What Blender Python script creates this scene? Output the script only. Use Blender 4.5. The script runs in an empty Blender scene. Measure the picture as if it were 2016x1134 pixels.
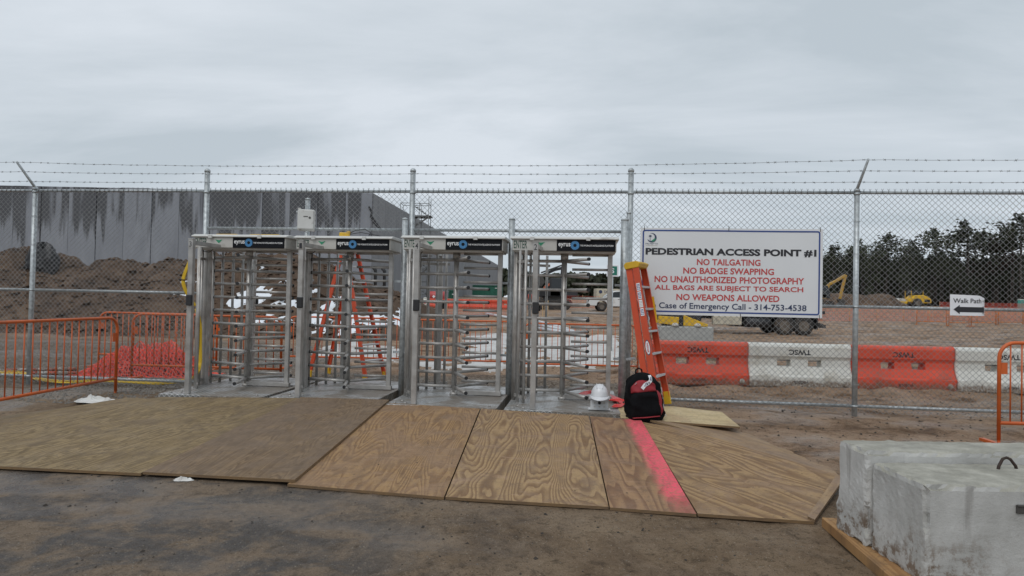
import bpy, bmesh, math, random
import numpy as np
from mathutils import Vector, Matrix
R = math.radians
PI = math.pi
random.seed(7)
rng = np.random.default_rng(11)
scn = bpy.context.scene
col = scn.collection

# ---------------------------------------------------------------- camera, world, sun, exposure
FPX = 1300.0                       # focal length in pixels of the 2016 px wide photograph
CAM = Vector((0, 0, 1.5))
PITCH, ROLL = math.atan(23 / FPX), R(1.19)
_F = Vector((0, math.cos(PITCH), math.sin(PITCH)))
_R0, _U0 = Vector((1, 0, 0)), Vector((0, -math.sin(PITCH), math.cos(PITCH)))
_Rt = _R0 * math.cos(ROLL) + _U0 * math.sin(ROLL)
_Up = -_R0 * math.sin(ROLL) + _U0 * math.cos(ROLL)
cd = bpy.data.cameras.new('camera')
cam = bpy.data.objects.new('camera', cd)
col.objects.link(cam)
cd.sensor_width = 36
cd.lens = 36 * FPX / 2016
cd.clip_end = 3000
cd.clip_start = 0.05
m4 = Matrix((_Rt, _Up, -_F)).transposed().to_4x4()
m4.translation = CAM
cam.matrix_world = m4
scn.camera = cam

SUN_EL, SUN_AZ = R(52), R(205)     # behind the camera, high, through thick cloud
w = bpy.data.worlds.new('World')
scn.world = w
w.use_nodes = True
nt = w.node_tree
nt.nodes.clear()
def wn(t, **k):
    n = nt.nodes.new(t)
    for a, b in k.items():
        setattr(n, a, b)
    return n
wo = wn('ShaderNodeOutputWorld')
bg = wn('ShaderNodeBackground')
bg.inputs[1].default_value = 0.1
sky = wn('ShaderNodeTexSky', sky_type='NISHITA', sun_disc=False, sun_elevation=SUN_EL, sun_rotation=SUN_AZ)
tc = wn('ShaderNodeTexCoord')
sep = wn('ShaderNodeSeparateXYZ')
nt.links.new(tc.outputs['Generated'], sep.inputs[0])
def wm(op, a, b=None):
    n = wn('ShaderNodeMath', operation=op)
    for i, s in enumerate((a, b)):
        if s is None: continue
        if isinstance(s, (int, float)): n.inputs[i].default_value = s
        else: nt.links.new(s, n.inputs[i])
    return n.outputs[0]
den = wm('ADD', wm('ABSOLUTE', sep.outputs[2]), 0.22)
cmb = wn('ShaderNodeCombineXYZ')
nt.links.new(wm('DIVIDE', sep.outputs[0], den), cmb.inputs[0])
nt.links.new(wm('DIVIDE', sep.outputs[1], den), cmb.inputs[1])
mp = wn('ShaderNodeMapping')
mp.inputs['Rotation'].default_value = (0, 0, R(52))
mp.inputs['Scale'].default_value = (0.55, 1.15, 1)
nt.links.new(cmb.outputs[0], mp.inputs[0])
n1 = wn('ShaderNodeTexNoise')
n1.inputs['Scale'].default_value = 1.1
n1.inputs['Detail'].default_value = 7
n1.inputs['Roughness'].default_value = 0.58
n1.inputs['Distortion'].default_value = 0.35
nt.links.new(mp.outputs[0], n1.inputs['Vector'])
cr = wn('ShaderNodeValToRGB')
cr.color_ramp.elements[0].position = 0.38
cr.color_ramp.elements[0].color = (0.52, 0.585, 0.64, 1)
cr.color_ramp.elements[1].position = 0.62
cr.color_ramp.elements[1].color = (0.71, 0.765, 0.825, 1)
nt.links.new(n1.outputs[0], cr.inputs[0])
sc_ = wn('ShaderNodeVectorMath', operation='SCALE')
sc_.inputs['Scale'].default_value = 10.0
nt.links.new(cr.outputs[0], sc_.inputs[0])
mx = wn('ShaderNodeMix', data_type='RGBA')
mx.inputs[0].default_value = 0.96          # cloud cover
nt.links.new(sky.outputs[0], mx.inputs[6])
nt.links.new(sc_.outputs[0], mx.inputs[7])
nt.links.new(mx.outputs[2], bg.inputs[0])
nt.links.new(bg.outputs[0], wo.inputs[0])

sl = bpy.data.lights.new('sun', 'SUN')
sl.energy = 1.0
sl.angle = R(28)
sl.color = (1.0, 0.975, 0.94)
sun = bpy.data.objects.new('sun', sl)
col.objects.link(sun)
sd = Vector((math.sin(SUN_AZ) * math.cos(SUN_EL), math.cos(SUN_AZ) * math.cos(SUN_EL), math.sin(SUN_EL)))
sun.rotation_euler = (-sd).to_track_quat('-Z', 'Y').to_euler()
scn.view_settings.view_transform = 'Standard'
scn.view_settings.look = 'None'
scn.view_settings.exposure = 0.0
scn.view_settings.gamma = 1.0
scn.view_settings.use_curve_mapping = False
scn.render.engine = 'CYCLES'
scn.cycles.max_bounces = 6

# ---------------------------------------------------------------- measuring helpers
def ray(px, py):
    return _F + _Rt * ((px - 1008) / FPX) - _Up * ((py - 567) / FPX)
def gp(px, py, z):                 # the place on a level plane that a photograph point shows
    d = ray(px, py)
    return CAM + d * ((z - CAM.z) / d.z)
def pt(px, py, Y):                 # the place at a distance Y
    d = ray(px, py)
    return CAM + d * (Y / d.y)

def vnoise(x, y, seed=0):
    x = np.asarray(x, float); y = np.asarray(y, float)
    xi = np.floor(x).astype(np.int64); yi = np.floor(y).astype(np.int64)
    fx = x - xi; fy = y - yi
    fx = fx * fx * (3 - 2 * fx); fy = fy * fy * (3 - 2 * fy)
    def h(a, b):
        n = (a * 374761393 + b * 668265263 + seed * 974634777) & 0xffffffff
        n = ((n ^ (n >> 13)) * 1274126177) & 0xffffffff
        n = ((n ^ (n >> 16)) * 2246822519) & 0xffffffff
        return ((n ^ (n >> 15)) & 0xffffff) / 0xffffff
    a = h(xi, yi); b = h(xi + 1, yi); c = h(xi, yi + 1); d = h(xi + 1, yi + 1)
    return (a * (1 - fx) + b * fx) * (1 - fy) + (c * (1 - fx) + d * fx) * fy
def fbm(x, y, o=4, seed=0):
    s = 0; a = 0.5; t = 0
    for i in range(o):
        s = s + a * vnoise(x * 2 ** i, y * 2 ** i, seed + i * 17); t += a; a *= 0.5
    return s / t
def sstep(a, b, x):
    t = np.clip((np.asarray(x, float) - a) / (b - a), 0, 1)
    return t * t * (3 - 2 * t)

TH = R(6.4)                        # the fence runs slightly towards the camera on the right
CT, ST = math.cos(TH), math.sin(TH)
FO = (0.0, 9.0)
def fence_uv(x, y):
    dx, dy = x - FO[0], y - FO[1]
    return dx * CT - dy * ST, dx * ST + dy * CT
def fpos(u, v, z=0.0):             # fence frame -> world
    return Vector((FO[0] + u * CT + v * ST, FO[1] - u * ST + v * CT, z))
def fu(px):                        # place along the fence seen at picture column px (at eye level)
    t = (px - 1008) / FPX
    return 9.0 * t / (CT + t * ST)

def Hs(x, y):                      # smooth terrain
    u, v = fence_uv(x, y)
    v = np.asarray(v, float)
    h = np.where(v < 0, 0.1 * np.exp(-(v / 2.4) ** 2), 0.12 * np.exp(-(np.abs(v) / 1.8) ** 2) - 0.02)
    return h + 0.65 * sstep(30, 60, y) + 1.05 * sstep(60, 110, y) + 0.3 * sstep(110, 140, y)
def H(x, y):
    x = np.asarray(x, float); y = np.asarray(y, float)
    u, v = fence_uv(x, y)
    n = 0.010 * (fbm(x * 2.2, y * 2.2, 4, 3) - 0.5) + 0.012 * (fbm(x * 9, y * 9, 3, 5) - 0.5)
    n = n + 0.06 * sstep(0.8, -0.4, v) * sstep(1.2, 2.8, u) * (fbm(x * 3.0, y * 4.0, 5, 8) - 0.5)
    ruts = (fbm(x * 0.22, y * 2.4 + x * 0.08, 4, 9) - 0.5) * 0.24 + (fbm(x * 2.2, y * 3.2, 4, 12) - 0.5) * 0.20
    amp = sstep(0.6, 3.0, v) * (1 - 0.6 * sstep(60, 120, y)) * (0.35 + 0.65 * sstep(-2, 3, u))
    return Hs(x, y) + n + ruts * amp
def hz(x, y):
    return float(H(x, y))
def og(px, py):                    # where a picture point meets the terrain
    d = ray(px, py); z = 0.0
    for i in range(40):
        p = CAM + d * ((z - CAM.z) / d.z)
        z = 0.5 * z + 0.5 * float(Hs(p.x, p.y))
    p.z = hz(p.x, p.y)
    return p

# ---------------------------------------------------------------- materials
def new_mat(name):
    m = bpy.data.materials.new(name)
    m.use_nodes = True
    t = m.node_tree
    t.nodes.clear()
    o = t.nodes.new('ShaderNodeOutputMaterial')
    b = t.nodes.new('ShaderNodeBsdfPrincipled')
    t.links.new(b.outputs[0], o.inputs[0])
    return m, t, b
class NT:
    def __init__(s, t): s.t = t
    def n(s, kind, **k):
        nd = s.t.nodes.new(kind)
        for a, b in k.items(): setattr(nd, a, b)
        return nd
    def set(s, sock, v):
        if v is None: return
        if isinstance(v, bpy.types.NodeSocket): s.t.links.new(v, sock)
        elif isinstance(v, (tuple, list)) and len(v) == 3 and sock.type == 'RGBA': sock.default_value = (*v, 1)
        else: sock.default_value = v
    def math(s, op, a, b=None, c=None, clamp=False):
        nd = s.n('ShaderNodeMath', operation=op, use_clamp=clamp)
        for i, v in enumerate((a, b, c)): s.set(nd.inputs[i], v)
        return nd.outputs[0]
    def mix(s, f, a, b, blend='MIX'):
        nd = s.n('ShaderNodeMix', data_type='RGBA', blend_type=blend)
        s.set(nd.inputs[0], f); s.set(nd.inputs[6], a); s.set(nd.inputs[7], b)
        return nd.outputs[2]
    def ramp(s, f, pts):
        nd = s.n('ShaderNodeValToRGB')
        e = nd.color_ramp.elements
        while len(e) < len(pts): e.new(0.5)
        for i, (p, c) in enumerate(pts):
            e[i].position = p
            e[i].color = (c, c, c, 1) if isinstance(c, (int, float)) else (*c, 1)
        s.set(nd.inputs[0], f)
        return nd.outputs[0]
    def noise(s, vec, scale, detail=3, rough=0.55, dist=0.0):
        nd = s.n('ShaderNodeTexNoise')
        s.set(nd.inputs['Vector'], vec)
        nd.inputs['Scale'].default_value = scale
        nd.inputs['Detail'].default_value = detail
        nd.inputs['Roughness'].default_value = rough
        nd.inputs['Distortion'].default_value = dist
        return nd.outputs[0]
    def mapv(s, vec, scale=(1, 1, 1), rot=(0, 0, 0), loc=(0, 0, 0)):
        nd = s.n('ShaderNodeMapping')
        s.set(nd.inputs[0], vec)
        nd.inputs['Scale'].default_value = scale
        nd.inputs['Rotation'].default_value = rot
        nd.inputs['Location'].default_value = loc
        return nd.outputs[0]
    def obj(s, rand=True):
        c = s.n('ShaderNodeTexCoord').outputs['Object']
        if not rand: return c
        r = s.math('MULTIPLY', s.n('ShaderNodeObjectInfo').outputs['Random'], 41.0)
        a = s.n('ShaderNodeVectorMath', operation='ADD')
        s.set(a.inputs[0], c); s.set(a.inputs[1], r)
        return a.outputs[0]
    def bump(s, h, strength, dist=0.01):
        b = s.n('ShaderNodeBump')
        b.inputs['Strength'].default_value = strength
        b.inputs['Distance'].default_value = dist
        s.set(b.inputs['Height'], h)
        return b.outputs[0]

def mat(name, c, rough=0.55, metal=0.0, var=0.18, vs=5.0, bump=0.0, bs=80.0, dirt=None, dcol=(0.16, 0.115, 0.08), dscale=4.0, spec=0.5, rvar=0.15, splash=0.0):
    m, t, b = new_mat(name)
    N = NT(t)
    v = N.obj()
    n = N.noise(v, vs, 5)
    lo = tuple(x * (1 - var) for x in c); hi = tuple(min(1, x * (1 + var)) for x in c)
    cc = N.mix(N.ramp(n, [(0.3, 0.0), (0.7, 1.0)]), lo, hi)
    rr = N.math('ADD', N.math('MULTIPLY', N.math('SUBTRACT', N.noise(v, vs * 3.1, 4), 0.5), rvar * 2), rough, clamp=True)
    if dirt:
        d = N.ramp(N.noise(v, dscale, 6, 0.65), [(0.62 - dirt * 0.35, 0.0), (0.78 - dirt * 0.2, 1.0)])
        cc = N.mix(N.math('MULTIPLY', d, 0.75), cc, dcol)
    if splash:
        sx_ = N.n('ShaderNodeSeparateXYZ'); N.set(sx_.inputs[0], N.obj(False))
        edge = N.math('SUBTRACT', N.math('MULTIPLY', N.noise(v, 9, 6, 0.7), splash * 2.4), sx_.outputs[2])
        f_ = N.math('MULTIPLY', N.ramp(N.math('DIVIDE', edge, splash), [(0.0, 0.0), (0.45, 1.0)]), N.ramp(N.noise(v, 30, 5, 0.7), [(0.38, 0.35), (0.55, 0.95)]))
        cc = N.mix(f_, cc, (0.15, 0.098, 0.062))
        scf = N.ramp(N.noise(N.mapv(v, (3, 3, 26)), 1.0, 5, 0.7), [(0.62, 0.0), (0.68, 0.5)])
        cc = N.mix(scf, cc, (0.2, 0.15, 0.12))
    N.set(b.inputs['Base Color'], cc)
    N.set(b.inputs['Roughness'], rr)
    b.inputs['Metallic'].default_value = metal
    b.inputs['Specular IOR Level'].default_value = spec
    if bump:
        N.set(b.inputs['Normal'], N.bump(N.noise(v, bs, 4), bump))
    return m

STEEL = mat('turnstile steel', (0.42, 0.405, 0.385), 0.38, 0.4, 0.2, 7, 0.05, 60, dirt=0.35, dcol=(0.22, 0.19, 0.16), dscale=3)
GALV = mat('galvanised steel', (0.45, 0.48, 0.49), 0.5, 0.5, 0.28, 22, 0.04, 90)
WIRE = mat('chain link wire', (0.27, 0.275, 0.275), 0.55, 0.35, 0.2, 4)
DARKSTEEL = mat('dark steel', (0.09, 0.085, 0.08), 0.55, 0.5, 0.2)
BLACK = mat('black rubber', (0.018, 0.018, 0.02), 0.55, 0, 0.2)
HOODGREY = mat('hood paint', (0.50, 0.485, 0.45), 0.45, 0.05, 0.08, 5, 0.02, 60, dirt=0.12)
HOODWHITE = mat('hood cover white', (0.58, 0.575, 0.55), 0.5, 0, 0.06, 5, dirt=0.1)
PANELBLACK = mat('sign black', (0.010, 0.011, 0.014), 0.7, 0, 0.1, spec=0.15)
TXTWHITE = mat('lettering white', (0.8, 0.8, 0.8), 0.5, 0, 0.02)
TXTBLACK = mat('lettering black', (0.02, 0.02, 0.025), 0.5, 0, 0.02)
TXTDARKGREEN = mat('lettering dark green', (0.03, 0.075, 0.055), 0.5, 0, 0.02)
TXTRED = mat('lettering red', (0.52, 0.062, 0.06), 0.5, 0, 0.03)
TXTNAVY = mat('lettering navy', (0.035, 0.05, 0.11), 0.5, 0, 0.03)
BORDERBLUE = mat('border blue', (0.03, 0.065, 0.24), 0.5, 0, 0.05)
LOGOBLUE = mat('logo blue', (0.07, 0.25, 0.50), 0.45, 0, 0.08)
LOGOGREEN = mat('logo green', (0.035, 0.26, 0.14), 0.5, 0, 0.08)
SIGNWHITE = mat('sign board white', (0.70, 0.715, 0.73), 0.5, 0, 0.03, 1.2, 0.02, 3)
PAPER = mat('laminated paper', (0.8, 0.81, 0.84), 0.35, 0, 0.03)
ORANGE = mat('barricade orange paint', (0.58, 0.115, 0.022), 0.42, 0, 0.12, 5, 0.03, 80, dirt=0.14)
FARORANGE = mat('barricade faded orange', (0.60, 0.17, 0.025), 0.5, 0, 0.12, 5)
PLASTORANGE = mat('barrier orange plastic', (0.62, 0.065, 0.025), 0.5, 0, 0.14, 2, 0.03, 40, dirt=0.25, dscale=2.5, splash=0.13)
PLASTWHITE = mat('barrier white plastic', (0.62, 0.615, 0.57), 0.5, 0, 0.07, 3, 0.03, 40, dirt=0.34, dcol=(0.36, 0.31, 0.23), dscale=2.5, splash=0.13)
LADDER = mat('ladder orange fibreglass', (0.58, 0.075, 0.025), 0.4, 0, 0.08, 5, dirt=0.08)
YELLOW = mat('yellow plastic', (0.66, 0.40, 0.02), 0.45, 0, 0.08, 6, dirt=0.1)
CABLE = mat('yellow cable sheath', (0.66, 0.43, 0.015), 0.45, 0, 0.1, 6)
ALU = mat('aluminium', (0.56, 0.57, 0.58), 0.4, 0.6, 0.08)
CONC = mat('cast concrete', (0.37, 0.375, 0.36), 0.85, 0, 0.16, 5, 0.35, 45)
WHITEHAT = mat('hard hat white', (0.70, 0.71, 0.73), 0.3, 0, 0.02)
BOXGREY = mat('junction box grey', (0.62, 0.63, 0.64), 0.5, 0, 0.06, 8, dirt=0.12)
FABBLACK = mat('black nylon', (0.0055, 0.0055, 0.0065), 0.85, 0, 0.3, 14, 0.25, 260, spec=0.12)
FABRED = mat('red nylon', (0.27, 0.018, 0.026), 0.7, 0, 0.18, 14, 0.25, 260)
REDRIBBON = mat('red plastic ribbon', (0.62, 0.045, 0.04), 0.45, 0, 0.15, 8)
NETRED = mat('red plastic netting', (0.85, 0.125, 0.085), 0.5, 0, 0.25, 4)
NETSHADE = mat('netting inner shade', (0.15, 0.022, 0.02), 0.7, 0, 0.3, 9)  # darkened netting red, shade inside the heap put into the colour
SNOW = mat('old snow', (0.76, 0.79, 0.83), 0.6, 0, 0.05, 2, 0.25, 9, dirt=0.2, dcol=(0.36, 0.29, 0.22), dscale=1.6)
SLUSH = mat('slush', (0.52, 0.51, 0.49), 0.5, 0, 0.08, 2, 0.25, 9, dirt=0.35, dcol=(0.26, 0.2, 0.15), dscale=1.2)
WHITEPAINT = mat('white vehicle paint', (0.68, 0.68, 0.67), 0.3, 0, 0.04, 2, dirt=0.22, dcol=(0.34, 0.27, 0.2), dscale=1.4)
GLASSDARK = mat('vehicle glass', (0.025, 0.03, 0.035), 0.12, 0, 0.1)
RIMMUD = mat('muddy wheel rim', (0.16, 0.135, 0.11), 0.7, 0.1, 0.3, 4)
TYRE = mat('tyre rubber', (0.035, 0.032, 0.03), 0.8, 0, 0.3, 6, dirt=0.3, dscale=3)
PLANTYELLOW = mat('machine yellow', (0.46, 0.27, 0.045), 0.45, 0, 0.1, 2, dirt=0.18, dscale=2)
PLANTDARK = mat('machine charcoal', (0.035, 0.036, 0.04), 0.5, 0.1, 0.2, 2)
PLANTBLACK = mat('machine black', (0.014, 0.014, 0.016), 0.5, 0, 0.2, 2)
PLANTRED = mat('machine orange red', (0.5, 0.11, 0.04), 0.45, 0, 0.1, 2)
DUMPGREEN = mat('dumpster green', (0.012, 0.115, 0.075), 0.5, 0, 0.12, 2, dirt=0.1)
TANKRED = mat('tank red', (0.42, 0.06, 0.06), 0.45, 0, 0.1, 2)
SIGNGREEN = mat('sign green', (0.015, 0.17, 0.12), 0.45, 0, 0.05)
PVC = mat('pale pipe plastic', (0.60, 0.63, 0.66), 0.4, 0, 0.08, 2, dirt=0.1)
BLACKPIPE = mat('black plastic', (0.014, 0.014, 0.016), 0.5, 0, 0.2, 3)
LATH = mat('raw lath', (0.55, 0.38, 0.19), 0.7, 0, 0.12)
BARK = mat('pine bark', (0.055, 0.047, 0.041), 0.9, 0, 0.25, 2)
BEIGE = mat('beige panel', (0.52, 0.48, 0.38), 0.5, 0, 0.08, 3, dirt=0.2)
RUST = mat('rusty steel bar', (0.05, 0.032, 0.025), 0.75, 0.2, 0.4, 20, 0.2, 120)
SCAFF = mat('scaffold tube', (0.20, 0.21, 0.21), 0.5, 0.4, 0.2)
STONE = mat('loose stone', (0.19, 0.175, 0.155), 0.85, 0, 0.45, 1.7)
CLOD = mat('mud clod', (0.035, 0.027, 0.02), 0.75, 0, 0.4, 2.3)
SCRAP = mat('white scrap', (0.7, 0.69, 0.66), 0.6, 0, 0.08, 5, dirt=0.25)

def crown_mat(name, c):
    m, t, b = new_mat(name)
    N = NT(t)
    n = N.noise(N.n('ShaderNodeTexCoord').outputs['Object'], 0.9, 3)
    r = N.n('ShaderNodeObjectInfo').outputs['Random']
    k = N.math('ADD', N.math('MULTIPLY', r, 0.5), N.math('MULTIPLY', n, 1.0))
    cc = N.mix(N.ramp(k, [(0.35, 0.0), (1.1, 1.0)]), tuple(x * 0.55 for x in c), tuple(x * 1.5 for x in c))
    N.set(b.inputs['Base Color'], cc)
    b.inputs['Roughness'].default_value = 0.75
    b.inputs['Specular IOR Level'].default_value = 0.2
    return m
PINE = crown_mat('pine needles', (0.046, 0.052, 0.034))
BARE = crown_mat('bare twigs', (0.085, 0.065, 0.058))

def ply_mat(name, base, line, dirtcol, dirt=0.5, bands=11.0, sx=2.3, sy=0.5, pink=False):
    m, t, b = new_mat(name)
    N = NT(t)
    v = N.obj()
    raw = N.obj(False)
    n = N.noise(N.mapv(v, (sx, sy, 1)), 1.0, 2.6, 0.40, 0.2)
    n = N.math('ADD', n, N.math('MULTIPLY', N.noise(N.mapv(v, (sx * 6, sy * 5, 1)), 1.0, 2, 0.5), 0.035))
    ring = N.math('FRACT', N.math('MULTIPLY', n, bands * 2))
    prof = N.ramp(ring, [(0.0, 0.1), (0.30, 0.0), (0.66, 0.75), (0.90, 1.0), (1.0, 0.15)])
    fib = N.noise(N.mapv(v, (150, 4, 1)), 1.0, 4, 0.6)
    c = N.mix(N.math('MULTIPLY', prof, 0.80), base, line)
    c = N.mix(N.math('MULTIPLY', fib, 0.4), c, tuple(x * 0.45 for x in base))
    kn = N.n('ShaderNodeTexVoronoi', feature='DISTANCE_TO_EDGE')
    big = N.ramp(N.noise(v, 1.7, 8, 0.7, 0.8), [(0.64 - dirt * 0.28, 0.0), (0.72 - dirt * 0.22, 1.0)])
    sm = N.ramp(N.noise(N.mapv(v, (9, 3, 1)), 1.0, 5, 0.7), [(0.50, 0.0), (0.62, 1.0)])
    c = N.mix(N.math('MULTIPLY', big, 0.74), c, dirtcol)
    sc2 = N.ramp(N.noise(N.mapv(v, (16, 26, 1), (0, 0, R(35))), 1.0, 7, 0.78, 0.5), [(0.54, 0.0), (0.60, 0.55)])
    c = N.mix(sc2, c, tuple(x * 0.62 for x in dirtcol))
    sc3 = N.ramp(N.noise(N.mapv(v, (4, 11, 1), (0, 0, R(-30))), 1.0, 7, 0.75, 0.6), [(0.56, 0.0), (0.64, 0.40)])
    c = N.mix(sc3, c, tuple(x * 1.45 for x in dirtcol))
    c = N.mix(N.math('MULTIPLY', sm, 0.35), c, tuple(x * 0.55 for x in dirtcol))
    vor = N.n('ShaderNodeTexVoronoi', feature='F1')
    N.set(vor.inputs['Vector'], N.mapv(v, (5.0, 2.4, 1)))
    vor.inputs['Scale'].default_value = 1.0
    knot = N.ramp(vor.outputs['Distance'], [(0.02, 1.0), (0.055, 0.0)])
    c = N.mix(N.math('MULTIPLY', knot, 0.7), c, (0.05, 0.03, 0.018))
    pr = N.n('ShaderNodeTexVoronoi', feature='F1')
    N.set(pr.inputs['Vector'], N.mapv(v, (4.2, 3.0, 1), (0, 0, R(20))))
    pr.inputs['Scale'].default_value = 1.0
    prc = N.n('ShaderNodeSeparateColor'); N.set(prc.inputs[0], pr.outputs['Color'])
    pf = N.math('MULTIPLY', N.ramp(N.math('ADD', pr.outputs['Distance'], N.math('MULTIPLY', N.math('SUBTRACT', N.noise(v, 24, 5, 0.75), 0.5), 0.5)), [(0.18, 1.0), (0.36, 0.0)]), N.ramp(prc.outputs[0], [(0.45, 0.0), (0.6, 0.55)]))
    c = N.mix(pf, c, tuple(x * 0.78 for x in dirtcol))
    scw = N.n('ShaderNodeTexVoronoi', feature='F1')
    scw.inputs['Randomness'].default_value = 0.15
    N.set(scw.inputs['Vector'], N.mapv(v, (3.2, 1.7, 1)))
    scw.inputs['Scale'].default_value = 1.0
    c = N.mix(N.ramp(scw.outputs['Distance'], [(0.018, 0.85), (0.026, 0.0)]), c, (0.03, 0.024, 0.02))
    rgh = N.ramp(N.noise(v, 3, 4), [(0.3, 0.5), (0.7, 0.8)])
    if pink:
        s = N.n('ShaderNodeSeparateXYZ')
        N.set(s.inputs[0], raw)
        wob = N.math('MULTIPLY', N.math('SUBTRACT', N.noise(raw, 5, 5, 0.7), 0.5), 0.13)
        x = N.math('ADD', s.outputs[0], wob)
        y = s.outputs[1]
        le = N.math('ADD', 0.385, N.math('MULTIPLY', y, -0.012))
        a = N.math('DIVIDE', N.math('SUBTRACT', x, le), 0.085, clamp=True)
        f = N.math('DIVIDE', N.math('ADD', N.math('SUBTRACT', y, 0.04), wob), 0.30, clamp=True)
        g = N.ramp(N.noise(raw, 26, 5, 0.75), [(0.36, 0.25), (0.54, 1.0)])
        band = N.math('MULTIPLY', N.math('MULTIPLY', N.math('POWER', a, 1.5), N.math('ADD', 0.25, N.math('MULTIPLY', f, 0.75))), g)
        grain_ = N.math('SUBTRACT', 1.0, N.math('MULTIPLY', prof, 0.22))
        c = N.mix(N.math('MULTIPLY', N.math('MULTIPLY', band, grain_), 0.92), c, (0.84, 0.10, 0.155))
    N.set(b.inputs['Base Color'], c)
    N.set(b.inputs['Roughness'], rgh)
    b.inputs['Specular IOR Level'].default_value = 0.22
    hgt = N.math('ADD', N.math('MULTIPLY', prof, 0.5), fib)
    N.set(b.inputs['Normal'], N.bump(hgt, 0.25, 0.004))
    return m
MUDD = (0.19, 0.125, 0.083)
PLY_A = ply_mat('plywood weathered tan', (0.32, 0.232, 0.122), (0.105, 0.07, 0.036), (0.18, 0.13, 0.08), 0.44, 15, 4.2, 0.42)
PLY_B = ply_mat('plywood muddy grey brown', (0.265, 0.182, 0.108), (0.105, 0.067, 0.042), (0.19, 0.136, 0.094), 0.70, 17, 4.0, 0.38)
PLY_C = ply_mat('plywood brown muddy', (0.395, 0.245, 0.118), (0.18, 0.096, 0.05), (0.275, 0.178, 0.11), 0.74, 15, 2.8, 0.36)
PLY_D = ply_mat('plywood bold grain', (0.42, 0.28, 0.145), (0.15, 0.078, 0.044), (0.285, 0.19, 0.125), 0.44, 15, 2.3, 0.42)
PLY_E = ply_mat('plywood reddish with paint', (0.37, 0.225, 0.12), (0.15, 0.074, 0.046), (0.25, 0.16, 0.105), 0.48, 7, 2.8, 0.42, pink=True)
PLY_F = ply_mat('plywood fan sheet', (0.40, 0.262, 0.132), (0.155, 0.082, 0.045), (0.265, 0.175, 0.112), 0.46, 9, 2.0, 0.42)
PLY_G = ply_mat('plywood straight grain', (0.40, 0.275, 0.155), (0.24, 0.15, 0.088), (0.255, 0.175, 0.12), 0.55, 13, 5.0, 0.2)
PLY_H = ply_mat('plywood fresh pale', (0.66, 0.53, 0.31), (0.52, 0.40, 0.21), (0.45, 0.33, 0.2), 0.2, 10, 5.0, 0.25)
def edge_mat():
    m, t, b = new_mat('plywood layered edge')
    N = NT(t)
    v = N.obj(False)
    s = N.n('ShaderNodeSeparateXYZ'); N.set(s.inputs[0], v)
    lay = N.math('FRACT', N.math('MULTIPLY', s.outputs[2], 1 / 0.0085))
    nz = N.noise(v, 18, 4)
    f = N.ramp(N.math('ADD', lay, N.math('MULTIPLY', N.math('SUBTRACT', nz, 0.5), 0.5)), [(0.4, 0.0), (0.6, 1.0)])
    c = N.mix(f, (0.30, 0.19, 0.09), (0.10, 0.06, 0.032))
    c = N.mix(N.ramp(N.noise(v, 3, 5, 0.7), [(0.45, 0.0), (0.7, 0.6)]), c, (0.12, 0.085, 0.06))
    N.set(b.inputs['Base Color'], c)
    b.inputs['Roughness'].default_value = 0.8
    return m
PLYEDGE = edge_mat()

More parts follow.
